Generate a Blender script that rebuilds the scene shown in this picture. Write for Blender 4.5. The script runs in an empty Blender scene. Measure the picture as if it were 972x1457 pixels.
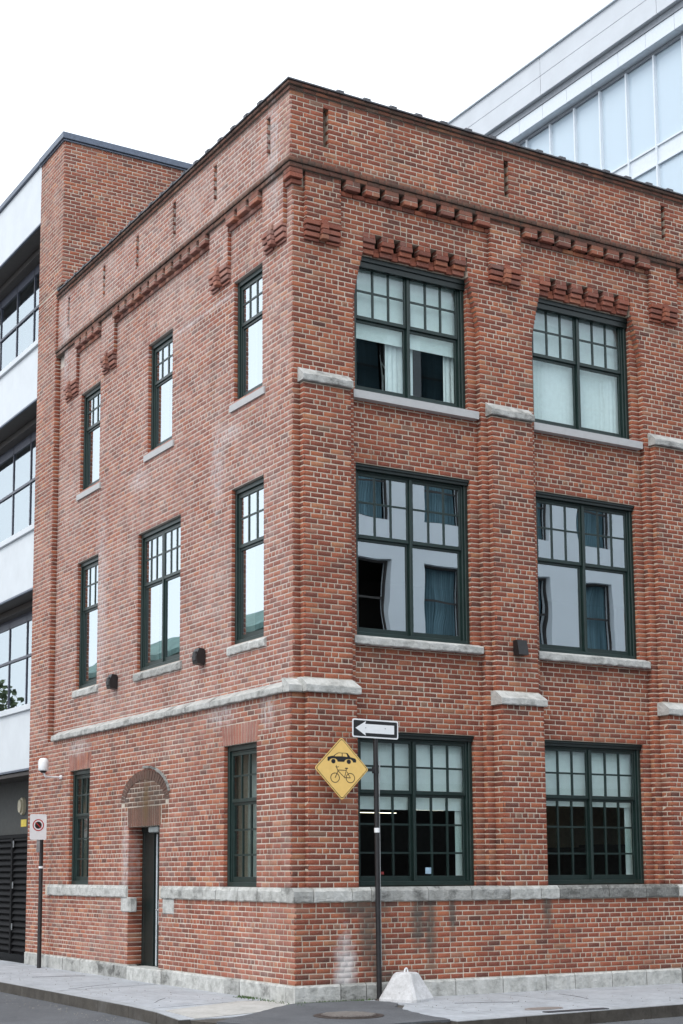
import bpy, math, random
import numpy as np
from mathutils import Matrix, Vector
rnd = random.Random(7)
S = bpy.context.scene
COL = S.collection
# ------------------------------------------------------------------ camera
cam = bpy.data.cameras.new('camera'); camo = bpy.data.objects.new('camera', cam); COL.objects.link(camo)
R = [[0.86458553, 0.06444651, 0.49833574], [-0.50247141, 0.11835951, 0.85645403], [-0.0037873, -0.99087722, 0.13471445]]
C0 = (-9.48367347, -16.72540608, 1.70557136)
M = Matrix(((R[0][0], -R[0][1], -R[0][2], C0[0]), (R[1][0], -R[1][1], -R[1][2], C0[1]), (R[2][0], -R[2][1], -R[2][2], C0[2]), (0, 0, 0, 1)))
camo.matrix_world = M
cam.sensor_fit = 'VERTICAL'; cam.sensor_height = 36; cam.sensor_width = 24
cam.lens = 2141.16 / 1457 * 36
cam.shift_x = (486 - 441.196) / 1457; cam.shift_y = (949.1 - 728.5) / 1457
cam.clip_start = .1; cam.clip_end = 2000
S.camera = camo
# ------------------------------------------------------------------ world and sun
W = bpy.data.worlds.new("World"); S.world = W; W.use_nodes = True
nt = W.node_tree; nt.nodes.clear()
SUN_EL, SUN_AZ = math.radians(52), math.radians(246)     # azimuth clockwise from +Y
sky = nt.nodes.new('ShaderNodeTexSky'); sky.sky_type = 'NISHITA'; sky.sun_disc = False
sky.sun_elevation = SUN_EL; sky.sun_rotation = SUN_AZ; sky.dust_density = 4; sky.air_density = 1.2
mx = nt.nodes.new('ShaderNodeMix'); mx.data_type = 'RGBA'; mx.inputs[0].default_value = .86
mx.inputs[7].default_value = (11.2, 12.0, 12.9, 1)       # even cloud layer over the blue
bgn = nt.nodes.new('ShaderNodeBackground'); bgn.inputs[1].default_value = .1
ow = nt.nodes.new('ShaderNodeOutputWorld')
nt.links.new(sky.outputs[0], mx.inputs[6]); nt.links.new(mx.outputs[2], bgn.inputs[0]); nt.links.new(bgn.outputs[0], ow.inputs[0])
sl = bpy.data.lights.new('sun', 'SUN'); sl.energy = .95; sl.angle = math.radians(25); sl.color = (1, .96, .9)
so = bpy.data.objects.new('sun', sl); COL.objects.link(so)
sd = Vector((math.sin(SUN_AZ) * math.cos(SUN_EL), math.cos(SUN_AZ) * math.cos(SUN_EL), math.sin(SUN_EL)))
so.rotation_euler = sd.to_track_quat('Z', 'Y').to_euler(); so.location = (-20, -20, 40)
S.view_settings.view_transform = 'Standard'; S.view_settings.look = 'None'; S.view_settings.gamma = 1
S.view_settings.exposure = 0.66
S.cycles.use_denoising = True
S.cycles.max_bounces = 8; S.cycles.transparent_max_bounces = 12

# ------------------------------------------------------------------ materials
class NT:
    def __init__(s, name):
        s.m = bpy.data.materials.new(name); s.m.use_nodes = True
        s.t = s.m.node_tree; s.t.nodes.clear()
        s.out = s.n('OutputMaterial'); s.b = s.n('BsdfPrincipled'); s.l(s.b.outputs[0], s.out.inputs[0])
    def n(s, k, **kw):
        x = s.t.nodes.new('ShaderNode' + k)
        for a, v in kw.items(): setattr(x, a, v)
        return x
    def l(s, a, b): s.t.links.new(a, b)
    def pos(s):
        if not hasattr(s, 'g'): s.g = s.n('NewGeometry')
        return s.g.outputs['Position']
    def noise(s, scale, detail=3, rough=.55, vec=None, stretch=None):
        x = s.n('TexNoise'); x.inputs['Scale'].default_value = scale; x.inputs['Detail'].default_value = detail; x.inputs['Roughness'].default_value = rough
        v = vec or s.pos()
        if stretch:
            mp = s.n('Mapping'); mp.inputs['Scale'].default_value = stretch; s.l(v, mp.inputs[0]); v = mp.outputs[0]
        s.l(v, x.inputs['Vector']); return x.outputs[0]
    def ramp(s, fac, stops):
        r = s.n('ValToRGB'); e = r.color_ramp.elements
        while len(e) < len(stops): e.new(.5)
        for i, (p, c) in enumerate(stops):
            e[i].position = p; e[i].color = (*c, 1) if len(c) == 3 else c
        s.l(fac, r.inputs[0]); return r.outputs[0]
    def mr(s, fac, a, b, c=0, d=1):
        r = s.n('MapRange'); s.l(fac, r.inputs[0])
        for i, v in enumerate((a, b, c, d)): r.inputs[i + 1].default_value = v
        return r.outputs[0]
    def mix(s, fac, a, b, mode='MIX'):
        x = s.n('Mix'); x.data_type = 'RGBA'; x.blend_type = mode
        for sock, v in ((x.inputs[0], fac), (x.inputs[6], a), (x.inputs[7], b)):
            if isinstance(v, (int, float)): sock.default_value = v
            elif isinstance(v, tuple): sock.default_value = (*v, 1)
            else: s.l(v, sock)
        return x.outputs[2]
    def math(s, op, a, b=0, c=0):
        x = s.n('Math'); x.operation = op
        for i, v in enumerate((a, b, c)):
            if isinstance(v, (int, float)): x.inputs[i].default_value = v
            else: s.l(v, x.inputs[i])
        return x.outputs[0]
    def bump(s, h, strength=.3, dist=.01):
        b = s.n('Bump'); b.inputs['Strength'].default_value = strength; b.inputs['Distance'].default_value = dist
        s.l(h, b.inputs['Height']); s.l(b.outputs[0], s.b.inputs['Normal'])
    def sep(s):
        if not hasattr(s, 'sx'): s.sx = s.n('SeparateXYZ'); s.l(s.pos(), s.sx.inputs[0])
        return s.sx.outputs
    def blob(s, cx, cz, rx, rz, nz=None, axis=0):
        o = s.sep()
        a = s.math('MULTIPLY', s.math('SUBTRACT', o[axis], cx), 1 / rx); b = s.math('MULTIPLY', s.math('SUBTRACT', o[2], cz), 1 / rz)
        d = s.math('SQRT', s.math('ADD', s.math('MULTIPLY', a, a), s.math('MULTIPLY', b, b)))
        if nz is not None: d = s.math('ADD', d, s.math('MULTIPLY_ADD', nz, 1.2, -.6))
        return s.mr(d, 1.15, .35)

def masonry_stains(t, col, kind):
    """salt bloom, soot and damp that stay put on the wall, whatever the light does"""
    nz = t.noise(9, 4); o = t.sep()
    # white salt run beside the corner, damp green-black runs on the plinth
    plinth = t.math('LESS_THAN', o[1], .1)
    w = t.math('MULTIPLY', t.blob(.63, .45, .17, .5, nz), plinth)
    w = t.math('MULTIPLY', w, t.math('LESS_THAN', o[2], 1.3))
    col = t.mix(t.math('MULTIPLY', w, .8), col, (.60, .58, .57))
    d = None
    for b in ((.98, .95, .16, .7), (1.12, .5, .12, .5), (1.75, 1.1, .12, .5), (1.95, 1.0, .10, .6), (2.3, 1.15, .07, .4), (.95, 1.25, .5, .12), (1.4, .3, .5, .16), (3.9, 1.2, .1, .3)):
        q = t.blob(*b, nz); d = q if d is None else t.math('MAXIMUM', d, q)
    d = t.math('MULTIPLY', t.math('MULTIPLY', d, plinth), t.math('LESS_THAN', o[2], 1.36))
    col = t.mix(t.math('MULTIPLY', d, .72), col, (.075, .08, .07))
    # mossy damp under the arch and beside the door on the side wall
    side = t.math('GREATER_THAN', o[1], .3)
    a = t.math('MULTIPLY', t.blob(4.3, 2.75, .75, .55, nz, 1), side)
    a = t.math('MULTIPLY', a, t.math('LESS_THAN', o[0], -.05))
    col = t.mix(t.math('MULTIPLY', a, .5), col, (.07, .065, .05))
    # lime runs from sill ends on the side wall
    lime = None
    for b in ((2.2, 7.5, .25, .8), (1.95, 7.9, .5, .18), (5.0, 7.95, .45, .2), (6.55, 6.2, .3, 2.0), (5.15, 1.9, .14, .9), (.3, 11.5, .35, 1.1), (8.25, 11.4, .25, 1.2), (1.85, 3.85, .5, .2), (7.2, 3.8, .6, .15), (.5, 3.8, .2, .3), (2.9, 9.95, 2.4, .05)):
        q = t.blob(*b, nz, 1); lime = q if lime is None else t.math('MAXIMUM', lime, q)
    lime = t.math('MULTIPLY', t.math('MULTIPLY', lime, side), t.math('LESS_THAN', o[0], .1))
    lime = t.math('MULTIPLY', lime, t.mr(t.noise(22, 4, .7, stretch=(1, 1, .45)), .38, .58))
    col = t.mix(t.math('MULTIPLY', lime, .55), col, (.55, .52, .52))
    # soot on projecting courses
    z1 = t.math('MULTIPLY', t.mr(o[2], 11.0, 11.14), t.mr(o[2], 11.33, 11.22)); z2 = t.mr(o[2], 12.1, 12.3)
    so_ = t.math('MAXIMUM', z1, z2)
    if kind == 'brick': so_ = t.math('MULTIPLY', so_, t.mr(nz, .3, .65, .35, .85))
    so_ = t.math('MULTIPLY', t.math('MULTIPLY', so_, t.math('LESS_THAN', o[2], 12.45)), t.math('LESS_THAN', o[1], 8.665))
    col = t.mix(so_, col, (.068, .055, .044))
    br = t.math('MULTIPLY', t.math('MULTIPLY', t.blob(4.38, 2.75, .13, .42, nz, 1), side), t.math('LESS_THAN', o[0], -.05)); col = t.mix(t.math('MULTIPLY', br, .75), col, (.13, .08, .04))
    return col

def make_brick():
    t = NT('fired_brick'); at = t.n('Attribute', attribute_name='bk'); sp = t.n('SeparateXYZ'); t.l(at.outputs['Vector'], sp.inputs[0])
    r, wash, soot = sp.outputs
    c = t.ramp(r, [(0, (.12, .050, .038)), (.03, (.165, .056, .039)), (.2, (.210, .062, .039)), (.5, (.268, .077, .045)), (.72, (.305, .092, .051)), (.88, (.355, .118, .060)), (.94, (.28, .120, .080)), (.975, (.40, .16, .08)), (1, (.20, .11, .08))])
    n1 = t.noise(55, 4, .7); n2 = t.noise(4, 4, .6); n3 = t.noise(.7, 3)
    c = t.mix(.55, c, t.ramp(n1, [(.3, (.62, .60, .60)), (.7, (1.3, 1.32, 1.32))]), 'MULTIPLY')
    c = t.mix(.45, c, t.ramp(n2, [(.3, (.72, .70, .70)), (.7, (1.2, 1.25, 1.25))]), 'MULTIPLY')
    c = t.mix(.5, c, t.ramp(n3, [(.35, (.78, .75, .75)), (.5, (.99, .98, .98)), (.68, (1.15, 1.15, 1.15))]), 'MULTIPLY')
    sm = t.math('MULTIPLY', wash, t.mr(t.noise(3, 5, .7), .3, .7, .15, 1.0))
    c = t.mix(sm, c, (.50, .37, .335))
    rs = t.mr(t.noise(2.2, 4, .6, stretch=(1.6, 1.6, .22)), .56, .74); c = t.mix(t.math('MULTIPLY', rs, .4), c, (.085, .06, .05))
    sc = t.mr(t.noise(150, 2), .60, .74); c = t.mix(t.math('MULTIPLY', sc, .5), c, (.5, .45, .42))
    c = t.mix(soot, c, (.06, .055, .045))
    c = masonry_stains(t, c, 'brick')
    t.l(c, t.b.inputs[0]); t.b.inputs['Roughness'].default_value = .9; t.b.inputs['Specular IOR Level'].default_value = .25
    t.bump(t.math('ADD', n1, t.math('MULTIPLY', t.noise(18, 2), .6)), .5, .006)
    return t.m
def make_mortar():
    t = NT('lime_mortar'); at = t.n('Attribute', attribute_name='bk'); sp = t.n('SeparateXYZ'); t.l(at.outputs['Vector'], sp.inputs[0])
    n = t.noise(30, 4, .7); n2 = t.noise(1.3, 4)
    c = t.mix(.7, t.ramp(n, [(.3, (.40, .335, .27)), (.7, (.59, .51, .42))]), t.ramp(n2, [(.32, (.58, .55, .50)), (.5, (.95, .94, .92)), (.7, (1.22, 1.22, 1.22))]), 'MULTIPLY')
    c = t.mix(sp.outputs[1], c, (.60, .56, .56)); c = t.mix(sp.outputs[2], c, (.07, .065, .05))
    c = masonry_stains(t, c, 'mortar')
    t.l(c, t.b.inputs[0]); t.b.inputs['Roughness'].default_value = .95
    t.bump(n, .6, .008); return t.m
def make_stone():
    t = NT('limestone'); at = t.n('Attribute', attribute_name='bk'); sp = t.n('SeparateXYZ'); t.l(at.outputs['Vector'], sp.inputs[0])
    n = t.noise(7, 6, .65); n2 = t.noise(26, 5, .7); n3 = t.noise(3.2, 5, .65, stretch=(1, 1, 1.6))
    c = t.ramp(n, [(.28, (.27, .27, .255)), (.42, (.42, .42, .40)), (.58, (.53, .53, .51)), (.8, (.62, .615, .60))])
    c = t.mix(.5, c, t.ramp(n2, [(.3, (.72, .72, .70)), (.7, (1.12, 1.12, 1.12))]), 'MULTIPLY')
    dk = t.math('ADD', t.mr(n3, .52, .68, 0, .74), sp.outputs[1]); dk = t.math('MULTIPLY', dk, t.mr(n2, .3, .6, .55, 1))
    dk = t.math('MINIMUM', t.math('MAXIMUM', dk, 0), .93)
    c = t.mix(dk, c, (.085, .085, .078))
    t.l(c, t.b.inputs[0]); t.b.inputs['Roughness'].default_value = .88
    t.bump(t.math('ADD', n2, n), .8, .02); return t.m
def simple(name, col, rough=.6, metal=0, var=.15, scale=12, bump=0, spec=.5, stretch=None):
    t = NT(name); n = t.noise(scale, 4, .6, stretch=stretch)
    a = tuple(x * (1 - var) for x in col); b = tuple(min(1, x * (1 + var)) for x in col)
    t.l(t.ramp(n, [(.3, a), (.7, b)]), t.b.inputs[0]); t.b.inputs['Roughness'].default_value = rough; t.b.inputs['Metallic'].default_value = metal
    t.b.inputs['Specular IOR Level'].default_value = spec
    if bump: t.bump(t.noise(scale * 4, 3), bump, .01)
    return t.m
def make_glass(name, ior=2.1, tint=(.9, .96, .95), wave=.0, body=None):
    t = NT(name); t.t.nodes.remove(t.b)
    fr = t.n('Fresnel'); fr.inputs[0].default_value = ior
    tr = t.n('BsdfTransparent'); tr.inputs[0].default_value = (*tint, 1)
    gl = t.n('BsdfGlossy'); gl.inputs['Roughness'].default_value = .0; gl.inputs[0].default_value = (.88, .96, 1, 1)
    ms = t.n('MixShader'); base = tr.outputs[0]
    if body:
        df = t.n('BsdfDiffuse'); df.inputs[0].default_value = (*body, 1); m2 = t.n('MixShader'); m2.inputs[0].default_value = .7
        t.l(tr.outputs[0], m2.inputs[1]); t.l(df.outputs[0], m2.inputs[2]); base = m2.outputs[0]
    ge = t.n('NewGeometry'); t.l(t.math('MULTIPLY', fr.outputs[0], t.math('SUBTRACT', 1, ge.outputs['Backfacing'])), ms.inputs[0]); t.l(base, ms.inputs[1]); t.l(gl.outputs[0], ms.inputs[2]); t.l(ms.outputs[0], t.out.inputs[0])
    if wave:
        b = t.n('Bump'); b.inputs['Strength'].default_value = 1; b.inputs['Distance'].default_value = wave
        t.l(t.noise(1.1, 1), b.inputs['Height']); t.l(b.outputs[0], gl.inputs['Normal'])
    return t.m
def emis(name, col, st):
    t = NT(name); t.b.inputs[0].default_value = (*col, 1); t.b.inputs['Emission Color'].default_value = (*col, 1); t.b.inputs['Emission Strength'].default_value = st; return t.m
def make_asphalt():
    t = NT('asphalt'); n = t.noise(220, 3, .8); n2 = t.noise(1.2, 5, .6); n3 = t.noise(14, 4)
    c = t.mix(.8, t.ramp(n, [(.3, (.05, .053, .058)), (.55, (.085, .09, .098)), (.75, (.2, .2, .21))]), t.ramp(n2, [(.3, (.7, .7, .72)), (.7, (1.35, 1.35, 1.35))]), 'MULTIPLY')
    c = t.mix(.4, c, t.ramp(n3, [(.35, (.75, .75, .75)), (.65, (1.2, 1.2, 1.2))]), 'MULTIPLY')
    t.l(c, t.b.inputs[0]); t.b.inputs['Roughness'].default_value = .8; t.bump(n, .6, .006); return t.m
def make_concrete(name, a, b, scale=2):
    t = NT(name); n = t.noise(scale, 6, .65); n2 = t.noise(90, 4, .7); n3 = t.noise(scale * 5, 4)
    c = t.mix(.7, t.ramp(n, [(.3, a), (.7, b)]), t.ramp(n2, [(.3, (.82, .82, .82)), (.7, (1.12, 1.12, 1.12))]), 'MULTIPLY')
    c = t.mix(.4, c, t.ramp(n3, [(.38, (.72, .71, .69)), (.55, (1.05, 1.05, 1.05))]), 'MULTIPLY')
    st = t.mr(t.noise(1.1, 6, .7), .56, .72); c = t.mix(t.math('MULTIPLY', st, .4), c, (.16, .155, .15))
    sp = t.mr(t.noise(38, 2, .5), .68, .76); c = t.mix(t.math('MULTIPLY', sp, .55), c, (.13, .125, .12))
    t.l(c, t.b.inputs[0]); t.b.inputs['Roughness'].default_value = .85; t.bump(n2, .35, .006); return t.m
BRICK = make_brick(); MORTAR = make_mortar(); STONE = make_stone()
GREEN = simple('dark_green_paint', (.011, .026, .023), .38, var=.2, scale=6)
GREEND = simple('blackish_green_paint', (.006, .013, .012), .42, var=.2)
GLASS = make_glass('window_glass', 5.8, wave=.0022)
GLASSF = make_glass('ground_floor_glass', 1.6, (.93, .97, .96), wave=.001)
GLASS3 = make_glass('top_floor_glass', 1.7, (.93, .97, .96), wave=.001)
GLASSL = make_glass('side_window_glass', 9, wave=.002)
GLASSW = make_glass('office_glass', 7, wave=.001)
GLASSB = make_glass('curtain_wall_glass', 1.6, (.7, .85, .95), body=(.68, .78, .86))
BLIND = simple('roller_blind_cloth', (.80, .86, .86), .9, var=.04)
CURT = simple('sheer_curtain_cloth', (.84, .88, .90), .9, var=.05)
DARKC = simple('blue_curtain_cloth', (.055, .10, .12), .95, var=.35, scale=6, stretch=(6, 6, .3))
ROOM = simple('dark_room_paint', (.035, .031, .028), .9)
ROOMW = simple('tan_room_paint', (.45, .34, .22), .9)
TUBE = emis('lamp_tube', (1, .88, .68), 4)
ASPH = make_asphalt()
CONC = make_concrete('pavement_concrete', (.30, .318, .345), (.41, .43, .46))
APRON = make_concrete('patched_concrete', (.34, .33, .31), (.45, .44, .42), 3)
KERB = make_concrete('kerb_granite', (.040, .034, .028), (.085, .076, .064), 5)
KTOP = make_concrete('kerb_top_concrete', (.28, .295, .31), (.39, .405, .43), 4)
BLOCKC = make_concrete('cast_concrete', (.50, .50, .51), (.62, .62, .63), 5)
BLACK = simple('black_metal', (.012, .011, .012), .45, var=.4, scale=20)
RUST = simple('rusty_iron', (.055, .043, .038), .6, .3, var=.5, scale=25, bump=.4)
COPE = simple('dark_coping_tile', (.06, .06, .068), .5, var=.35, scale=8)
COPEM = simple('blue_grey_flashing', (.10, .12, .16), .4, .4, var=.2)
WHITEP = simple('white_panel', (.60, .635, .665), .5, var=.05, scale=2)
WHITES = simple('white_sign_sheet', (.78, .79, .80), .4, var=.03)
YELLOW = simple('yellow_sign_sheet', (.80, .53, .17), .42, var=.05)
SIGNB = simple('sign_black', (.012, .012, .014), .45)
RED = simple('sign_red', (.45, .03, .03), .45)
STEEL = simple('galvanised_steel', (.42, .44, .45), .4, .6, var=.2, scale=18)
SILV = simple('light_metal_trim', (.62, .68, .72), .35, .3)
BROWNM = simple('bronze_soffit', (.045, .038, .035), .6)
GREYP = simple('grey_wall_panel', (.05, .052, .05), .7)
LOUV = simple('black_louvre', (.006, .006, .007), .75, spec=.2)
GPAN = simple('perforated_grey_panel', (.57, .60, .64), .6, var=.05, scale=1.2)
GFASC = simple('pale_fascia', (.66, .71, .76), .4, var=.04)
COPPER = simple('green_copper', (.16, .27, .24), .7, var=.3, scale=1.5)
FARB = simple('brown_brick_far', (.38, .24, .15), .9, var=.3, scale=3)
FARW = simple('pale_render', (.80, .84, .87), .8, var=.03, scale=.6)
BEIGE = simple('beige_lamp_glass', (.42, .38, .28), .5)
BARK = simple('bark', (.07, .05, .035), .9, var=.4)
LEAF = simple('foliage', (.05, .08, .025), .8, var=.4, scale=1)

# ------------------------------------------------------------------ helpers
def tag(o, label=None, cat=None, group=None, kind=None):
    for k, v in (('label', label), ('category', cat), ('group', group), ('kind', kind)):
        if v: o[k] = v
    return o
def empty(name, label, cat, loc=(0, 0, 0), group=None):
    o = bpy.data.objects.new(name, None); COL.objects.link(o); o.location = loc; o.empty_display_size = .2
    return tag(o, label, cat, group)
class MB:
    """collects shapes in world space; build() makes one mesh object"""
    def __init__(s): s.v = []; s.f = []; s.a = []; s.mi = []
    def add(s, vs, fs, at=(.5, 0, 0), mi=0):
        n = len(s.v); s.v += [tuple(map(float, q)) for q in vs]
        for f in fs: s.f.append([n + i for i in f]); s.a.append(at); s.mi.append(mi)
    def box(s, x0, x1, y0, y1, z0, z1, at=(.5, 0, 0), b=0, mi=0):
        if x0 > x1: x0, x1 = x1, x0
        if y0 > y1: y0, y1 = y1, y0
        if b <= 0:
            vs = [(x, y, z) for z in (z0, z1) for y in (y0, y1) for x in (x0, x1)]
            s.add(vs, [(0, 2, 3, 1), (4, 5, 7, 6), (0, 1, 5, 4), (2, 6, 7, 3), (0, 4, 6, 2), (1, 3, 7, 5)], at, mi)
        else:
            b = min(b, (x1 - x0) / 3, (y1 - y0) / 3, (z1 - z0) / 3); X = (x0, x1); Y = (y0, y1); Z = (z0, z1); vs = []; idx = {}
            sg = (1, -1)
            for i in (0, 1):
                for j in (0, 1):
                    for k in (0, 1):
                        for ax in range(3):
                            p = [X[i] + sg[i] * b, Y[j] + sg[j] * b, Z[k] + sg[k] * b]; p[ax] = (X[i], Y[j], Z[k])[ax]
                            idx[i, j, k, ax] = len(vs); vs.append(tuple(p))
            fs = []
            for ax in range(3):
                o1, o2 = [a for a in range(3) if a != ax]
                for e in (0, 1):
                    q = []
                    for (p_, r_) in ((0, 0), (1, 0), (1, 1), (0, 1)):
                        t = [0, 0, 0]; t[ax] = e; t[o1] = p_; t[o2] = r_; q.append(idx[t[0], t[1], t[2], ax])
                    fs.append(q)
                for (p_, r_) in ((0, 0), (1, 0), (1, 1), (0, 1)):      # edge bevels along ax
                    q = []
                    for e, axx in ((0, o1), (1, o1), (1, o2), (0, o2)):
                        t = [0, 0, 0]; t[ax] = e; t[o1] = p_; t[o2] = r_; q.append(idx[t[0], t[1], t[2], axx])
                    fs.append(q)
            for i in (0, 1):
                for j in (0, 1):
                    for k in (0, 1): fs.append([idx[i, j, k, 0], idx[i, j, k, 1], idx[i, j, k, 2]])
            s.add(vs, fs, at, mi)
        return s
    def prism(s, pts, axis, a0, a1, at=(.5, 0, 0), mi=0):
        """polygon pts (p,q) swept along axis: 'x' -> (y,z), 'y' -> (x,z), 'z' -> (x,y)"""
        def P(p, q, a): return {'x': (a, p, q), 'y': (p, a, q), 'z': (p, q, a)}[axis]
        n = len(pts); vs = [P(p, q, a0) for p, q in pts] + [P(p, q, a1) for p, q in pts]
        s.add(vs, [list(range(n)), list(range(2 * n - 1, n - 1, -1))] + [(i, i + n, (i + 1) % n + n, (i + 1) % n) for i in range(n)], at, mi); return s
    def tube(s, p0, p1, r0, r1=None, n=12, at=(.5, 0, 0), mi=0):
        r1 = r0 if r1 is None else r1; p0 = Vector(p0); p1 = Vector(p1); d = (p1 - p0).normalized()
        a = d.orthogonal().normalized(); b = d.cross(a)
        vs = [tuple(p + (a * math.cos(2 * math.pi * i / n) + b * math.sin(2 * math.pi * i / n)) * r) for p, r in ((p0, r0), (p1, r1)) for i in range(n)]
        s.add(vs, [list(range(n))[::-1], list(range(n, 2 * n))] + [(i, (i + 1) % n, (i + 1) % n + n, i + n) for i in range(n)], at, mi); return s
    def build(s, name, mats, parent=None, smooth=False):
        me = bpy.data.meshes.new(name); me.from_pydata(s.v, [], s.f)
        mats = mats if isinstance(mats, (list, tuple)) else [mats]
        for m in mats: me.materials.append(m)
        if len(mats) > 1: me.polygons.foreach_set('material_index', s.mi)
        at = me.attributes.new('bk', 'FLOAT_VECTOR', 'FACE'); at.data.foreach_set('vector', np.array(s.a, dtype=np.float32).ravel())
        if smooth: me.polygons.foreach_set('use_smooth', [True] * len(me.polygons))
        me.update(); fix_normals(me)
        o = bpy.data.objects.new(name, me); COL.objects.link(o); o.parent = parent
        return o
import bmesh
def fix_normals(me):
    bm = bmesh.new(); bm.from_mesh(me); bmesh.ops.recalc_face_normals(bm, faces=bm.faces); bm.to_mesh(me); bm.free()

# ------------------------------------------------------------------ masonry
KEYS = [(.30, 0), (1.32, 15), (1.50, 3), (3.42, 27), (3.56, 2), (3.99, 6), (4.12, 2), (4.82, 10), (7.06, 32), (7.20, 2), (8.19, 14), (10.10, 27), (10.17, 1), (10.46, 4), (10.89, 6), (10.96, 1), (11.03, 1), (11.10, 1), (11.165, 1), (11.23, 1), (12.21, 14), (12.262, 1), (12.312, 1), (15.20, 41)]
ZB = [.30]
for (z, n) in KEYS[1:]:
    a = ZB[-1]
    for i in range(n): ZB.append(a + (z - a) * (i + 1) / n)
J = .0130; SP = .205
BK = []      # every brick: cx,cy,cz, ux,uy, nx,ny, hu,hz, depth, proud, rand, wash, soot
def brick(p, uvec, nvec, hu, hz, depth=.02, proud=.0022, wash=0, soot=0, r=None):
    BK.append((*p, *uvec, *nvec, hu, hz, depth, proud + rnd.uniform(-.0006, .0006), r if r is not None else rnd.random(), wash, soot))
def hsh(a, b=0): 
    x = math.sin(a * 127.1 + b * 311.7) * 43758.5453; return x - math.floor(x)
FACE = {'F': ((1, 0), (0, -1)), 'L': ((0, 1), (-1, 0)), 'R': ((0, 1), (1, 0)), 'B': ((1, 0), (0, 1))}
def lay(kind, c, u0, u1, z0, z1, holes=(), wash=0, soot=0, headers=None, edge=None, ext0=0, ext1=0, depth=.02, phase=0, proud=.0022, dark=0):
    uv, nv = FACE[kind]
    for k in range(len(ZB) - 1):
        a, b = max(ZB[k], z0), min(ZB[k + 1], z1)
        if b - a < .028: continue
        zc = (a + b) / 2
        segs = [(u0, u1)]
        if edge: segs = [edge(zc, u0, u1)]
        for h in holes:
            if h[2] < zc < h[3]:
                ns = []
                for s_ in segs:
                    if h[1] <= s_[0] or h[0] >= s_[1]: ns.append(s_); continue
                    if h[0] > s_[0]: ns.append((s_[0], h[0]))
                    if h[1] < s_[1]: ns.append((h[1], s_[1]))
                segs = ns
        hd = (k % 7 == 3) if headers is None else headers
        p = SP / 2 if hd else SP
        off = phase + (SP / 4 if hd else (0 if k % 2 else SP / 2))
        for (s0, s1) in segs:
            if s1 - s0 < .03: continue
            n0 = math.ceil((s0 + .055 - off - u0) / p); n1 = math.floor((s1 - .055 - off - u0) / p)
            es = [s0] + [u0 + off + i * p + (hsh(i, k) - .5) * .012 for i in range(n0, n1 + 1)] + [s1]
            if s1 - s0 < .17: es = [s0, s1]
            i = 0
            while i < len(es) - 1:
                e0, e1 = es[i], es[i + 1]
                # now and then a stretcher is replaced by two headers
                cut = [(e0, e1)]
                if e1 - e0 > .17 and rnd.random() < .035: m = (e0 + e1) / 2; cut = [(e0, m), (m, e1)]
                for (q0, q1) in cut:
                    l0 = J / 2 if q0 != s0 else -.0015; l1 = J / 2 if q1 != s1 else -.0015
                    if q0 == s0 and s0 == u0: l0 = -.0020 - ext0
                    if q1 == s1 and s1 == u1: l1 = -.0020 - ext1
                    a0, a1 = q0 + l0, q1 - l1
                    uc = (a0 + a1) / 2; w_ = wash(uc, zc) if callable(wash) else wash
                    hz = (b - a - J) / 2 + rnd.uniform(-.0012, .0012); zz = zc + rnd.uniform(-.0012, .0012)
                    pt = (uc, c, zz) if kind in 'FB' else (c, uc, zz)
                    r = rnd.random()
                    if dark and rnd.random() < dark: r *= .3
                    brick(pt, uv, nv, (a1 - a0) / 2, hz, depth, proud, max(0, w_ + rnd.gauss(0, .05)) if w_ else 0, soot, r)
                i += 1
def brickbox(kind, c, u0, u1, z0, z1, front, wash=0, soot=0, r=None):
    """one whole brick standing out of plane c with its face at 'front' (distance outwards)"""
    uv, nv = FACE[kind]; uc = (u0 + u1) / 2; zc = (z0 + z1) / 2
    f = c + nv[1 if kind in 'FB' else 0] * front
    pt = (uc, f, zc) if kind in 'FB' else (f, uc, zc)
    brick(pt, uv, nv, (u1 - u0) / 2, (z1 - z0) / 2, front + .03, 0, wash, soot, r)

def brick_arrays(B):
    B = np.array(B, dtype=np.float64); n = len(B)
    c = B[:, 0:3]; U = np.c_[B[:, 3:5], np.zeros(n)]; N = np.c_[B[:, 5:7], np.zeros(n)]; Zv = np.array([0, 0, 1.])
    hu, hz, dp, pr = B[:, 7], B[:, 8], B[:, 9], B[:, 10]
    rr = np.random.RandomState(3); tl = rr.normal(0, .00035, (n, 2))
    ch = np.minimum(.0022, hz * .3)
    V = np.zeros((n, 12, 3)); sg = [(-1, -1), (1, -1), (1, 1), (-1, 1)]
    for i, (a, b) in enumerate(sg):
        j = rr.normal(0, .0011, (n, 2))
        e = c + U * ((a * hu + j[:, 0]))[:, None] + Zv * (b * hz + j[:, 1])[:, None]
        t = (tl[:, 0] * a + tl[:, 1] * b)
        V[:, i] = e - N * dp[:, None]
        V[:, 4 + i] = e + N * (pr - ch + t)[:, None]
        V[:, 8 + i] = c + U * ((a * (hu - ch) + j[:, 0]))[:, None] + Zv * (b * (hz - ch) + j[:, 1])[:, None] + N * (pr + t)[:, None]
    q = []
    for i in range(4):
        k = (i + 1) % 4; q.append((i, k, 4 + k, 4 + i)); q.append((4 + i, 4 + k, 8 + k, 8 + i))
    q.append((8, 9, 10, 11)); q = np.array(q)
    flip = (U[:, 0] * N[:, 1] - U[:, 1] * N[:, 0]) > 0
    F = (np.arange(n) * 12)[:, None, None] + q[None]
    F[flip] = F[flip][:, :, ::-1]
    return V.reshape(-1, 3), F.reshape(-1, 4), np.repeat(B[:, 11:14], 9, axis=0)
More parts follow.
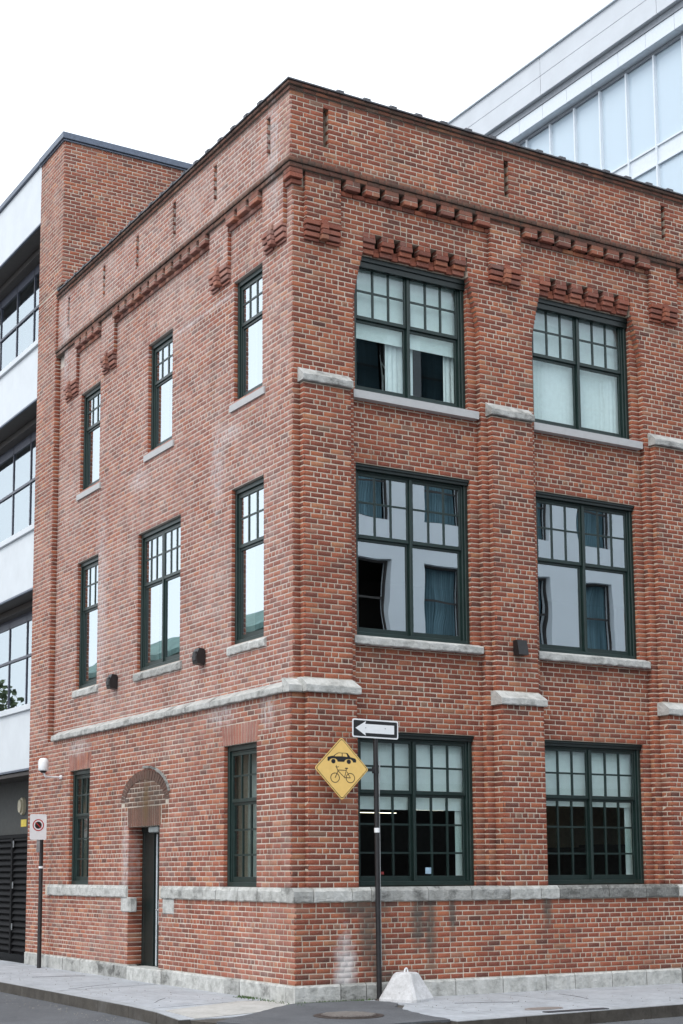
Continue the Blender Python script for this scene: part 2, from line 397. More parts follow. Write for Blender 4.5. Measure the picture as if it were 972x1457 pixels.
def brick_mesh(name, B):
    V, F, A = brick_arrays(B); me = bpy.data.meshes.new(name)
    me.vertices.add(len(V)); me.vertices.foreach_set('co', V.ravel()); nf = len(F)
    me.loops.add(nf * 4); me.loops.foreach_set('vertex_index', F.ravel().astype(np.int32))
    me.polygons.add(nf); me.polygons.foreach_set('loop_start', np.arange(0, nf * 4, 4, dtype=np.int32)); me.polygons.foreach_set('loop_total', np.full(nf, 4, dtype=np.int32))
    at = me.attributes.new('bk', 'FLOAT_VECTOR', 'FACE'); at.data.foreach_set('vector', A.astype(np.float32).ravel())
    me.materials.append(BRICK); me.update(calc_edges=True); me.validate(); return me
def flush_bricks(parent, individual=0):
    """largest visible bricks become parts, the rest one joined part"""
    global BK
    B = np.array(BK); C = np.array(C0); d = B[:, :3] - C; dist = np.linalg.norm(d, axis=1)
    N = np.c_[B[:, 5:7], np.zeros(len(B))]; facing = -(d * N).sum(1) / dist
    size = B[:, 7] * facing / dist ** 2 * B[:, 8]
    full = (np.abs(B[:, 7] * 2 - (SP - J)) < .02) & (B[:, 9] < .03) & (facing > .2)
    order = np.argsort(-np.where(full, size, -1))[:individual]
    rest = np.ones(len(B), bool); rest[order] = False
    o = bpy.data.objects.new('brickwork', brick_mesh('brickwork', B[rest])); COL.objects.link(o); o.parent = parent; tag(o, kind='stuff')
    if individual:
        V = []
        for k in range(24):       # shared brick meshes, face along -Y
            V.append(brick_mesh('brick', [(0, 0, 0, 1, 0, 0, -1, (SP - J) / 2, .0285, .02, .0022, (k + .5) / 24, 0, 0)]))
        for i in order:
            b = B[i]; k = min(23, int(b[11] * 24)); o = bpy.data.objects.new('brick', V[k]); COL.objects.link(o); o.parent = parent
            o.location = (b[0] - b[5] * (b[10] - .0022) * -1, b[1] + b[6] * (b[10] - .0022), b[2])
            o.rotation_euler = (0, 0, 0 if b[6] else -math.pi / 2); o.scale = (b[7] / ((SP - J) / 2), 1, b[8] / .0285)
    BK = []

def panel(mb, kind, c0, c1, u0, u1, z0, z1, holes=(), at=(.5, 0, 0)):
    """wall leaf between planes c0 (front) and c1 with rectangular openings, only its outer faces"""
    us = sorted({u0, u1, *[h[0] for h in holes], *[h[1] for h in holes]}); zs = sorted({z0, z1, *[h[2] for h in holes], *[h[3] for h in holes]})
    us = [u for u in us if u0 <= u <= u1]; zs = [z for z in zs if z0 <= z <= z1]
    nu, nz = len(us) - 1, len(zs) - 1
    fill = [[not any(h[0] < (us[i] + us[i + 1]) / 2 < h[1] and h[2] < (zs[j] + zs[j + 1]) / 2 < h[3] for h in holes) for j in range(nz)] for i in range(nu)]
    P = (lambda u, c, z: (u, c, z)) if kind == 'F' else (lambda u, c, z: (c, u, z))
    for i in range(nu):
        for j in range(nz):
            if not fill[i][j]: continue
            a, b, e, g = us[i], us[i + 1], zs[j], zs[j + 1]
            for c in (c0, c1): mb.add([P(a, c, e), P(b, c, e), P(b, c, g), P(a, c, g)], [(0, 1, 2, 3)], at)
            for (ii, jj, q) in ((i - 1, j, [(a, e), (a, g)]), (i + 1, j, [(b, e), (b, g)]), (i, j - 1, [(a, e), (b, e)]), (i, j + 1, [(a, g), (b, g)])):
                if 0 <= ii < nu and 0 <= jj < nz and fill[ii][jj]: continue
                (p1, q1), (p2, q2) = q
                mb.add([P(p1, c0, q1), P(p2, c0, q2), P(p2, c1, q2), P(p1, c1, q1)], [(0, 1, 2, 3)], at)

# ================================================================== THE BRICK BUILDING
BLD = empty('brick_building', 'three storey red brick corner building with green framed windows and corbelled parapet', 'building')
XM = 13.3; YM = 8.66; BAY = 3.09; PW = .73
bays = [0, 1, 2, 3]
W1 = [(1.03 + BAY * k, 2.94 + BAY * k) for k in bays]
FZ = [(1.50, 3.56), (4.82, 7.20), (8.19, 10.17)]
holesA = [(a, b, z0, z1) for a, b in W1 for z0, z1 in FZ]
recess = [(.945 + BAY * k, 3.085 + BAY * k) for k in bays]
LW3 = [(.84, 1.70), (3.77, 4.70), (6.70, 7.60)]; LW2 = [(.80, 1.76), (3.43, 5.02), (6.68, 7.63)]; LW1 = [(.81, 1.77), (6.66, 7.56)]
holesL = [(a, b, 8.30, 10.10) for a, b in LW3] + [(a, b, 4.83, 7.06) for a, b in LW2] + [(a, b, 1.50, 3.42) for a, b in LW1] + [(3.87, 5.03, .29, 2.40)]
HF = [(.174 + BAY * k, .73 + BAY * k) for k in range(4)]
HL = [(.15, .73), (1.80, 2.38), (6.0, 6.55), (7.72, 8.30)]
gapsF = [(HF[k][1], HF[k + 1][0] if k < 3 else XM) for k in range(4)]
gapsL = [(HL[0][1], HL[1][0]), (HL[1][1], HL[2][0]), (HL[2][1], HL[3][0])]
cutF = [(a + .001, b - .001, 10.96, 11.10) for a, b in gapsF[:3]] + [(a + .175, b - .195, 10.18, 10.455) for a, b in recess]
cutL = [(a + .001, b - .001, 10.96, 11.10) for a, b in gapsL]
m = MB()
WL = (.5, .45, 0)
panel(m, 'F', .1, .38, .02, XM, .30, 11.165, holesA + cutF)                               # recessed leaf
panel(m, 'F', 0, .1, 0, XM, 1.45, 11.165, [(a, b, 1.45, 10.17) for a, b in recess] + cutF[3:] + cutF[:3] + [(a + .17, b - .19, 10.17, 10.46) for a, b in recess])   # main face
panel(m, 'L', 0, .38, .1, YM, 3.95, 11.165, [h for h in holesL if h[2] > 4] + cutL, (.5, .35, 0))
panel(m, 'L', 0, .38, .1, YM, .30, 3.95, [h for h in holesL if h[2] < 4], (.5, .1, 0))
panel(m, 'L', -.1, 0, 0, YM, .30, 3.99, [h for h in holesL if h[2] < 4], (.5, .12, 0))
m.box(-.1, .105, -.1, 0, 1.45, 3.99)                                            # corner pier, thicker below
m.box(-.1, XM, -.2, -.001, .30, 1.44)                                           # plinth
m.box(-.097, XM, -.001, .1, .30, 1.446)
PIL = [.107 + BAY * k - (.0 if k == 0 else .0) for k in range(5)]
for k, x in enumerate(PIL):
    x1 = min(x + PW, XM); m.box(x, x1, -.1, -.001, 3.991, 8.13); m.box(x, x1, -.2, -.0015, 1.44, 3.99)
# parapet: front leaf with slits, back leaf
slF = [(.452 + 1.545 * 2 * k, .545 + 1.545 * 2 * k, 11.51, 12.10) for k in range(5) if .5 + 3.09 * k < XM]
slL = [(y, y + .11, 11.51, 12.10) for y in (.50, 2.15, 3.57, 5.0, 6.42, 8.09)]
panel(m, 'F', -.06, .16, -.06, XM, 11.165, 12.26, slF); m.box(.16, XM, .161, .36, 11.165, 12.31)
panel(m, 'L', -.06, .16, .16, YM, 11.165, 12.26, slL, WL); m.box(.161, .36, .365, YM, 11.165, 12.31, WL)
for a, b in HF: m.box(a, b, -.06, -.0005, 10.42, 11.17)
for a, b in HL: m.box(-.06, -.0005, a, b, 10.42, 11.17, WL)
wall = m.build('wall', MORTAR, BLD)
# --- bricks on every face
def washL(u, z):          # upper street side: salt bloom plus sky sheen put into the brick colour
    w = .47 + .10 * math.sin(u * 1.7 + z * .8) + .12 * math.sin(z * 2.3 - u) * math.sin(u * 2.1)
    if z > 10.2: w += .12  # extra paleness near the top, sky light put into the colour
    if z > 11.2: w += .05
    return max(.08, w)
def washLlow(u, z): return max(0, .16 + .10 * math.sin(u * 1.3 + z * 1.1) + (.12 if z > 3.4 else 0) + (.1 if z < 1.3 and u > 3 else 0))
def edgeF(k):
    pass
# main face P1: piers between recesses with corbelled heads
def rec_at(zc, a, b):
    t = max(0, min(1, (zc - 9.35) / (10.17 - 9.35))); s = .17 * t ** 1.3; return a + s, b - s - .015 * t
for k in range(len(ZB) - 1):
    zc = (ZB[k] + ZB[k + 1]) / 2
    if not 1.5 < zc < 10.89: continue
    hs = []
    if zc < 10.17:
        for a, b in recess: ra, rb = rec_at(zc, a, b); hs.append((ra, rb, 0, 99))
    elif zc < 10.46:
        for a, b in recess: hs.append((a + .17, b - .19, 0, 99))
    for k2, x in enumerate(PIL):
        if zc < 3.99: hs.append((x - .002 if k2 else -.2, x + PW, 0, 99))
        elif zc < 8.19: hs.append((x, x + PW, 0, 99))
        elif zc > 10.42 and k2 < len(HF): hs.append((HF[k2][0], HF[k2][1], 0, 99))
    lay('F', 0, 0, XM, ZB[k], ZB[k + 1], hs, phase=0)
FL = {a: ([], []) for a, b in recess}
# corbelled recess sides: solid fill bricks between old edge and stepped edge
for k in range(len(ZB) - 1):
    z0, z1 = ZB[k], ZB[k + 1]; zc = (z0 + z1) / 2
    if 9.35 < zc < 10.17:
        for a, b in recess:
            ra, rb = rec_at(zc, a, b)
            FL[a][0].append((ra - .004, z0, z1)); FL[a][1].append((rb + .004, z0, z1))
            for (p, q, knd) in ((ra, ra, 'R'), (rb, rb, 'L')):
                brick((p, .052, zc), (0, 1), (1, 0) if knd == 'R' else (-1, 0), .050, (z1 - z0 - J) / 2, .03, .002)
    elif 1.5 < zc < 9.35:
        for a, b in recess:
            for (p, nv) in ((a, (1, 0)), (b, (-1, 0))): brick((p, .052, zc), (0, 1), nv, .0485, (z1 - z0 - J) / 2, .02, .0009)
    # jambs of the windows (recessed leaf returns)
    for a, b in W1:
        for (f0, f1) in FZ:
            if f0 < zc < f1 and f1 - f0 > 0:
                for (p, nv) in ((a, (1, 0)), (b, (-1, 0))): brick((p, .15, zc), (0, 1), nv, .0485, (z1 - z0 - J) / 2, .02, .0009)
for a, b in recess:
    for side, us in ((0, a - .02), (1, b + .02)):
        st_ = FL[a][side]; pts = [(us, st_[0][1])]
        for (u_, z0, z1) in st_: pts += [(u_, z0), (u_, z1)]
        pts.append((us, st_[-1][2])); mb = MB(); mb.prism(pts, 'y', .003, .0995); mb.build('corbel_backing', MORTAR, BLD)
for a, b in recess: lay('F', .1, a, b, 1.5, 10.17, [h for h in holesA], phase=.03)
lay('F', -.1, -.1, .105, 1.5, 3.99); lay('F', -.2, -.1, XM, .30, 1.32)
for k, x in enumerate(PIL):
    lay('F', -.1, x, x + PW, 4.12, 8.13); lay('F', -.2, x, x + PW, 1.5, 3.99, phase=.05)
    lay('L', x, -.1, 0, 4.12, 8.13, proud=.0009); lay('R', x + PW, -.1, 0, 4.12, 8.13, proud=.0009)
    lay('R', x + PW, -.2, 0, 1.5, 3.99); lay('L', x, -.2, -.1 if k == 0 else 0, 1.5, 3.99, proud=.0009)
lay('L', 0, 0, YM, 4.12, 10.89, [h for h in holesL if h[2] > 4] + [(a, b, 10.42, 99) for a, b in HL], wash=washL, phase=.02)
lay('L', -.1, -.1, YM, 1.5, 3.99, [h for h in holesL if h[2] < 4] + [(a - .0, b + .0, 3.42, 3.70) for a, b in LW1] + [(3.55, 5.32, 2.40, 3.20)], wash=washLlow, phase=.05)
lay('L', -.1, -.2, YM, .30, 1.32, [h for h in holesL if h[2] < 4], wash=washLlow, phase=.09)
# bricks around the arch where the hole is rectangular are refilled outside the curve
AC = 4.43; AR = .88
def arch_half(z): 
    t = (z - 2.78) / .46
    return AR if t < 0 else AR * math.sqrt(max(0, 1 - t * t))
for k in range(len(ZB) - 1):
    zc = (ZB[k] + ZB[k + 1]) / 2
    if 2.40 < zc < 3.24:
        h = arch_half(zc)
        for (p, q) in ((3.55, AC - h), (AC + h, 5.32)):
            if q - p > .05: lay('L', -.1, p, q, ZB[k], ZB[k + 1], wash=.1)
        if zc > 2.70: lay('L', -.1, AC - h + .12, AC + h - .12, ZB[k], ZB[k + 1], wash=.12, soot=.58)
        else:
            lay('L', -.1, AC - h + .02, 3.80, ZB[k], ZB[k + 1], soot=.25); lay('L', -.1, 5.08, AC + h - .02, ZB[k], ZB[k + 1], soot=.25)
# jambs of street side openings (faces that look along the street)
for (a, b, z0, z1) in holesL:
    x0 = 0 if z0 > 4 else -.1; d = .13 if z0 > 4 else (.14 if z0 > 1 else .24)
    for k in range(len(ZB) - 1):
        zc = (ZB[k] + ZB[k + 1]) / 2
        if z0 < zc < z1:
            for (p, nv) in ((b, (0, -1)), (a, (0, 1))): brick((x0 + d / 2 + .002, p, zc), (1, 0), nv, d / 2 - .002, (ZB[k + 1] - ZB[k] - J) / 2, .02, .004, soot=0)
# soldier courses under the openings' heads: street side flat arches and door head
def soldiers(y0, y1, z0, z1, n, soot=0, parent=BLD, wash=0, splay=.05, name='lintel_brick'):
    for i in range(n):
        a = y0 + (y1 - y0) * i / n; b = y0 + (y1 - y0) * (i + 1) / n; t = ((i + .5) / n - .5) * 2
        mb = MB(); g = .0085; r = .15 + .8 * rnd.random(); fx = -.1 - .004 - rnd.random() * .002
        s0 = ((i / n) - .5) * 2 * splay; s1 = (((i + 1) / n) - .5) * 2 * splay
        mb.prism([(a + g, z0 + .004), (b - g, z0 + .004), (b - g + s1, z1 - .004), (a + g + s0, z1 - .004)], 'x', fx, -.09, (r, wash, soot))
        mb.build(name, BRICK, parent)
for a, b in LW1: soldiers(a - .02, b + .02, 3.42, 3.70, 13, wash=.4)
bk = MB(); 
soldiers(3.82, 5.06, 2.40, 2.70, 16, soot=.5, wash=.12, splay=0)
N = 26                                                    # arch ring of dark rowlocks
for i in range(N):
    t0 = math.pi * i / N; t1 = math.pi * (i + 1) / N; g = .012
    pts = [(AC - math.cos(t) * r1, 2.78 + math.sin(t) * r2) for (t, r1, r2) in ((t0 + g, AR - .14, .33), (t1 - g, AR - .14, .33), (t1 - g, AR + .02, .475), (t0 + g, AR + .02, .475))]
    mb = MB(); mb.prism(pts, 'x', -.107 - rnd.random() * .006, -.09, (.4 * rnd.random(), .15, .62)); mb.build('arch_brick', BRICK, BLD)
# raised weather-worn label over the right side of the arch
mb = MB()
for i in range(9):
    t0 = math.pi * (.06 + .45 * i / 9); t1 = math.pi * (.06 + .45 * (i + 1) / 9)
    pts = [(AC - math.cos(t) * r1, 2.80 + math.sin(t) * r2) for (t, r1, r2) in ((t0, AR + .03, .485), (t1, AR + .03, .485), (t1, AR + .065, .518), (t0, AR + .065, .518))]
    mb.prism(pts, 'x', -.13, -.09, (.5, .65, 0))
mb.build('arch_hood', STONE, BLD)
# ---- parapet zone
pf = dict(wash=0); 
lay('F', -.06, -.06, XM, 11.23, 12.21, slF, dark=.15); lay('L', -.06, -.06, YM, 11.23, 12.21, slL, wash=washL)
for (a, b, z0, z1) in slF:
    for k in range(len(ZB) - 1):
        zc = (ZB[k] + ZB[k + 1]) / 2
        if z0 < zc < z1:
            brick((b, -.01, zc), (0, 1), (-1, 0), .04, .028, .02, .004 if k % 2 else -.008, soot=.1); brick((a, -.01, zc), (0, 1), (1, 0), .04, .028, .02, .005, soot=.1)
for (a, b, z0, z1) in slL:
    for k in range(len(ZB) - 1):
        zc = (ZB[k] + ZB[k + 1]) / 2
        if z0 < zc < z1: brick((-.01, b, zc), (1, 0), (0, -1), .045, .028, .02, .012 if k % 2 else -.006)
# string course: stretchers below, overhanging headers above, ledge course, coping courses
def course(z0, z1, prF, header, soot=0, rs=None, fr=None):
    """projecting course that wraps the corner; prF = distance of face from x=0 / y=0"""
    p = SP / 2 if header else SP
    mb = MB(); mb.box(-prF + .006, XM, -prF + .006, 0 - .06 * 0 + .0, z0 + .002, z1 - .002, (.5, 0, soot)); mb.box(-prF + .006, 0, .001, YM, z0 + .002, z1 - .002, (.5, .2, soot)); mb.build('course_bed', MORTAR, BLD)
    for kind, end in (('F', XM), ('L', YM)):
        u = -prF - .002; i = 0
        while u < end:
            l = p * (1 + rnd.uniform(-.03, .03)); e = min(u + l, end)
            if (rs is None) or any(a < (u + e) / 2 < b for a, b in rs[kind]):
                uv, nv = FACE[kind]; uc = (u + e) / 2; pt = (uc, -prF, (z0 + z1) / 2) if kind == 'F' else (-prF, uc, (z0 + z1) / 2)
                brick(pt, uv, nv, (e - u) / 2 - .004, (z1 - z0) / 2 - .004, prF - .0, rnd.uniform(-.002, .003), .25 if kind == 'L' else 0, soot)
            u = e; i += 1
course(11.10, 11.165, .095, False, .12); course(11.165, 11.23, .115, True, .2)
course(12.21, 12.262, .09, False, .15); course(12.262, 12.312, .12, False, .3)
# hanging pilasters
for (a, b) in HF:
    lay('F', -.06, a, b, 10.42, 11.10, phase=.02); lay('L', a, -.06, 0, 10.42, 11.10); lay('R', b, -.06, 0, 10.42, 11.10)
for (a, b) in HL:
    lay('L', -.06, a, b, 10.42, 11.10, wash=washL, phase=.02)
    for k in range(len(ZB) - 1):
        zc = (ZB[k] + ZB[k + 1]) / 2
        if 10.42 < zc < 11.10: brick((-.028, a, zc), (1, 0), (0, -1), .03, (ZB[k + 1] - ZB[k] - J) / 2, .02, .004)
def grp(parent, name, fn):
    """collect the bricks laid by fn into one part"""
    global BK
    keep = BK; BK = []; fn(); me = brick_mesh(name, BK); BK = keep
    o = bpy.data.objects.new(name, me); COL.objects.link(o); o.parent = parent; return o
def brickpiece(kind, u0, u1, z0, z1, front, w=0, soot=0, r=None): 
    """separate solid brick box with six faces, front = distance out of the wall face"""
    mb = MB(); at = (r if r is not None else rnd.random(), w, soot); d = .003
    if kind == 'F': mb.box(u0, u1, -front, .02, z0 + .004, z1 - .004, at, .004)
    else: mb.box(-front, .02, u0, u1, z0 + .004, z1 - .004, at, .004)
    return mb
# corbel ornament closing each hanging pilaster: three stepped courses and a middle bracket
def ornament(kind, a, b, w):
    mb = MB(); m_ = (a + b) / 2; rows = [(10.42, 10.35, .085), (10.34, 10.27, .07), (10.26, 10.19, .055), (10.18, 10.14, .03)]
    for (zt, zb_, fr) in rows:
        for (p, q) in ((a, m_ - .055), (m_ + .055, b)):
            at = (rnd.random() * .8, w + .05 + .15 * rnd.random(), .05); 
            if kind == 'F': mb.box(p, q, -fr, .01, zb_ + .008, zt, at, .004)
            else: mb.box(-fr, .01, p, q, zb_ + .008, zt, at, .004)
    for i in range(4):
        z0 = 10.17 + i * .07; fr = .13 - (.01 if i == 0 else 0) + (.0 if i < 3 else -.02); at = (rnd.random(), w + .1, .05)
        if kind == 'F': mb.box(m_ - .05, m_ + .05, -fr, .01, z0 + .004, z0 + .066, at, .004)
        else: mb.box(-fr, .01, m_ - .05, m_ + .05, z0 + .004, z0 + .066, at, .004)
    mb.build('corbel_ornament', BRICK, BLD)
for a, b in HF: ornament('F', a, b, 0)
for a, b in HL: ornament('L', a, b, .3)
# dentils and ledge between hanging pilasters
def core(mb, kind, a, b, fr, z0, z1):
    if kind == 'F': mb.box(a + .006, b - .006, -fr + .005, .012, z0 + .006, z1 - .006, (.5, 0, .1), mi=1)
    else: mb.box(-fr + .005, .012, a + .006, b - .006, z0 + .006, z1 - .006, (.5, .2, .1), mi=1)
def dentil(kind, a, b, w):
    mb = MB(); core(mb, kind, a, b, .108, 10.965, 11.098); fr = .108; m_ = (a + b) / 2
    w += .1
    for (z0, z1, cuts) in ((10.963, 11.024, (a, b)), (11.035, 11.098, (a, m_, b))) if rnd.random() < .5 else ((10.963, 11.024, (a, m_, b)), (11.035, 11.098, (a, b))):
        for p, q in zip(cuts[:-1], cuts[1:]):
            at = (rnd.random(), w, .08)
            if kind == 'F': mb.box(p + .005, q - .005, -fr, .01, z0, z1, at, .004)
            else: mb.box(-fr, .01, p + .005, q - .005, z0, z1, at, .004)
    mb.build('dentil', [BRICK, MORTAR], BLD)
for kind, gaps in (('F', gapsF), ('L', gapsL)):
    for gi, (a, b) in enumerate(gaps):
        n = max(1, round((b - a - .08) / .29)); pt = (b - a - .08 + .085) / n
        for i in range(n):
            s = a + .06 + i * pt; dentil(kind, s + (.03 if i == 0 else 0) * 0, s + pt - .085, .3 if kind == 'L' else 0)
        lay(kind, 0, a, b, 10.89, 10.96, wash=.3 if kind == 'L' else 0, soot=.1, headers=False, proud=.035, depth=.03)
# corner dentil block and its ledge
mb = MB(); at = (.4, .1, .08)
mb.box(-.085, .115, -.085, .02, 11.032, 11.098, at, .004); mb.box(-.085, .02, .022, .10, 11.032, 11.098, (.3, .3, 0), .004); mb.box(-.085, .115, -.085, .02, 10.965, 11.028, (.5, .1, 0), .004); mb.box(-.085, .02, .022, .10, 10.965, 11.028, (.6, .3, 0), .004)
mb.build('dentil', BRICK, BLD)
lay('F', 0, -.0, .14, 10.96, 11.10, soot=.3)  # gap at the corner dentil: recess shade put into the brick colour
mb = MB(); mb.box(-.04, .13, -.04, .0, 10.895, 10.955, (.45, .1, .1), .004); mb.box(-.04, 0, .002, .13, 10.895, 10.955, (.5, .3, .1), .004); mb.build('corner_ledge', BRICK, BLD)
# corbel table over the top windows of the long front: six teeth per bay
for ra, rb in recess:
    a = ra + .17; b = rb - .215; n = 6; pt = (b - a + .1) / n
    for i in range(n):
        s = a + i * pt; e = s + pt - .1; mb = MB()
        for j, (z1, fr, ov) in enumerate(((10.46, .0, 0), (10.39, .012, .006), (10.32, -.018, .012), (10.25, -.05, .018))):
            z0 = z1 - .07
            cuts = (s, (s + e) / 2, e) if j in (0,) else (s, e)
            for p, q in zip(cuts[:-1], cuts[1:]): mb.box(p + .005, q - .005, -fr - .006, .12, z0 + .004, z1 - .003, (min(1, rnd.random() * .7 + (.2 if j > 1 else 0)), .04 + .12 * rnd.random(), .04), .004)
        mb.box(s + .008, e - .008, .0, .11, 10.33, 10.455, (.5, 0, .1), mi=1)
        mb.build('corbel_tooth', [BRICK, MORTAR], BLD)
    for i in range(n - 1):      # lower filling bricks between the teeth
        s = a + i * pt + pt - .1; mb = MB()
        for j, (z1, fr) in enumerate(((10.30, -.075), (10.235, -.06))): mb.box(s + .002, s + .098, -fr, .12, z1 - .064, z1 - .003, (.3 + .5 * rnd.random(), 0, .15), .004)
        mb.build('corbel_filling', BRICK, BLD)
    
# ---- coping: tiles with raised collars along both streets
def coping_tile(kind, u0, u1):
    mb = MB(); z = 12.314
    prof = [(-.14, z), (-.14, z + .02), (-.11, z + .032), (.10, z + .055), (.36, z + .04), (.36, z)]
    prc = [(-.15, z - .004), (-.15, z + .04), (-.11, z + .066), (.10, z + .09), (.37, z + .06), (.37, z)]
    ax = 'x' if kind == 'F' else 'y'
    mb.prism(prof, ax, u0, u1 - .075); mb.prism(prc, ax, u1 - .085, u1 - .004); mb.build('coping_tile', COPE, BLD)
u = .31
mb = MB(); mb.prism([(-.14, -.14), (.31, -.14), (.31, .33), (-.14, .33)], 'z', 12.314, 12.334); mb.prism([(-.11, -.11), (.305, -.11), (.305, .325), (-.11, .325)], 'z', 12.334, 12.348); mb.build('coping_tile', COPE, BLD)
while u < XM - .1: coping_tile('F', u - .0, min(u + .435, XM)); u += .435
u = .33
while u < YM - .3: coping_tile('L', u, u + .41); u += .41
# ---- stone belts, caps, sills, foundation
def stone(name, x0, x1, y0, y1, z0, z1, tone=0, slope=None, b=.006, mb=None):
    mb = MB(); mb.box(x0, x1, y0, y1, z0, z1, (.5, tone, 0), b); return mb.build(name, STONE, BLD)
def slabF(name, x0, x1, yf, yb, z0, zf, zt, tone=0, end0=0, end1=0, kind='F', ys=None):
    """stone with vertical face z0..zf and a weathered slope rising back to zt; rough lower edge"""
    n = max(2, int((x1 - x0) / .07)); mb = MB(); vs = []; yw = ys if ys is not None else yb
    for i in range(n + 1):
        x = x0 + (x1 - x0) * i / n; j = rnd.uniform(-.006, .006); jz = rnd.uniform(-.009, .007); jf = rnd.uniform(-.007, .006)
        e0 = end0 if i == 0 else 0; e1 = end1 if i == n else 0
        xt = x + (end0 if i == 0 else 0) - (end1 if i == n else 0)
        P = (lambda a, c, z: (a, c, z)) if kind == 'F' else (lambda a, c, z: (c, a, z))
        vs += [P(x, yb, z0), P(x, yf + j + .006, z0 + jz), P(x, yf + j, z0 + .012 + jz), P(x, yf + j, zf - .012 + jf), P(x, yf + .01, zf + jf), P(xt, yw, zt), P(xt, yb, zt)]
    k = 7; fs = [(i * k + a, i * k + (a + 1) % k, (i + 1) * k + (a + 1) % k, (i + 1) * k + a) for i in range(n) for a in range(k)]
    fs += [list(range(k)), [n * k + a for a in range(k)][::-1]]
    mb.add(vs, fs, (.5, tone, 0)); return mb.build(name, STONE, BLD)
g = .0055
# lower belt, long front
xs = [-.135, .155, .726, 1.02, 1.9, 2.6, 3.249, 3.782, 4.1, 5.0, 5.7, 6.33, 6.87, 7.3, 8.2, 9.0, 9.43, 9.97, 11.0, 12.1, XM]
for a, b in zip(xs[:-1], xs[1:]):
    mid = (a + b) / 2; u = (mid - .107) % BAY; t = -.35 if (u < .8 or u > 3.0) else (.4 if mid < 3.1 else .85)
    slabF('belt_stone', a + g * (a > 0), b - g, -.235, .09, 1.325, 1.47, 1.505, t, ys=-.195)
ys_ = [-.2, .74, 1.3, 1.94, 2.31, 3.0, 3.76]
for a, b in zip(ys_[:-1], ys_[1:]): slabF('belt_stone', a + g, b - g, -.135, -.0, 1.325, 1.47, 1.505, rnd.choice((-.25, -.1, .1)), kind='L', ys=-.11)
for a, b in ((5.03, 5.77), (5.77, 6.5), (6.5, 7.3), (7.3, 8.0), (8.0, 8.48)): slabF('belt_stone', a + g, b - g, -.135, 0, 1.325, 1.47, 1.505, rnd.choice((-.3, -.15, .05)), kind='L', ys=-.11)
for a, b in ((3.34, 3.72), (4.90, 5.27)): mb = MB(); mb.box(-.115, 0, a, b, 1.10, 1.322, (.5, -.3, 0), .012); mb.build('quoin_stone', STONE, BLD)
# middle belt
slabF('belt_stone', -.16, .04, -.16, .02, 3.99, 4.08, 4.17, -.2, ys=-.03)
slabF('belt_stone', .046, .87, -.26, -.0, 3.99, 4.085, 4.185, -.3, end1=.03, ys=-.105)
for k, x in enumerate(PIL[1:]): slabF('cap_stone', x - .04, min(x + PW + .035, XM), -.25, .0, 3.99, 4.085, 4.185, -.25, end0=.0, end1=.03, ys=-.105)
yy = [-.02, .708, 2.083, 2.9, 3.6, 4.4, 5.1, 6.3, 7.2, 8.38]
for a, b in zip(yy[:-1], yy[1:]): slabF('belt_stone', a + g, b - g, -.165, .0, 3.99, 4.075, 4.16, .12, kind='L', ys=-.006)
# upper pilaster caps: grey slabs with sharp slope
for k, x in enumerate(PIL): slabF('cap_stone', x - .035, min(x + PW + .01, XM), -.155, .0, 8.14, 8.235, 8.345, .18, ys=-.008)
# sills
for k, (a, b) in enumerate(W1):
    mb = MB(); mb.prism([(.25, 8.075), (-.015, 8.075), (-.015, 8.185), (.25, 8.215)], 'x', a - .085, b + .10, (.5, -.42, 0)); mb.build('window_sill', simple('smooth_sill', (.44, .44, .44), .8, var=.05) if k == 0 else bpy.data.materials['smooth_sill'], BLD)
    slabF('window_sill', a - .10, b + .10, -.02, .25, 4.70, 4.80, 4.835, -.1, ys=.1)
for a, b in LW3: mb = MB(); mb.prism([(.2, 8.185), (-.03, 8.185), (-.03, 8.285), (.2, 8.315)], 'y', a - .085, b + .085, (.5, -.1, 0)); mb.build('window_sill', bpy.data.materials['smooth_sill'], BLD)
for i, (a, b) in enumerate(LW2): slabF('window_sill', a - .08, b + .08, -.035, .2, 4.695, 4.80, 4.835, .35 if i == 1 else 0, kind='L', ys=.02)
# foundation blocks
def fblock(kind, a, b, tone):
    if kind == 'F': slabF('foundation_stone', a + .007, b - .007, -.225, -.02, .02, .285, .299, tone, ys=-.205)
    else: slabF('foundation_stone', a + .007, b - .007, -.125, .02, .02, .285, .299, tone, kind='L', ys=-.104)
xs = [-.125, .55, .93, 1.55, 2.32, 3.1, 3.833, 4.34, 5.015, 5.66, 6.335, 7.1, 8.0, 8.8, 9.7, 10.6, 11.6, 12.5, XM]
ts = [-.1, .45, .35, -.15, -.3, -.2, -.25, -.15, -.25, -.2, .85, -.1, .1, 0, .2, 0, .1, 0]
for a, b, t in zip(xs[:-1], xs[1:], ts): fblock('F', a, b, t)
ys2 = [-.19, .0, .718, 1.25, 1.676, 2.472, 3.40, 3.68]; ts = [.3, .05, -.1, .4, -.35, -.3, .3]
for a, b, t in zip(ys2[:-1], ys2[1:], ts): fblock('L', a, b, t)
for a, b, t in ((4.92, 5.5, .5), (5.5, 6.15, .45), (6.15, 6.9, 0), (6.9, 7.7, .25), (7.7, 8.62, .15)): fblock('L', a, b, t)
mb = MB(); mb.box(-.16, .25, 3.69, 4.91, .05, .285, (.5, -.1, 0), .012); mb.build('door_step', STONE, BLD)

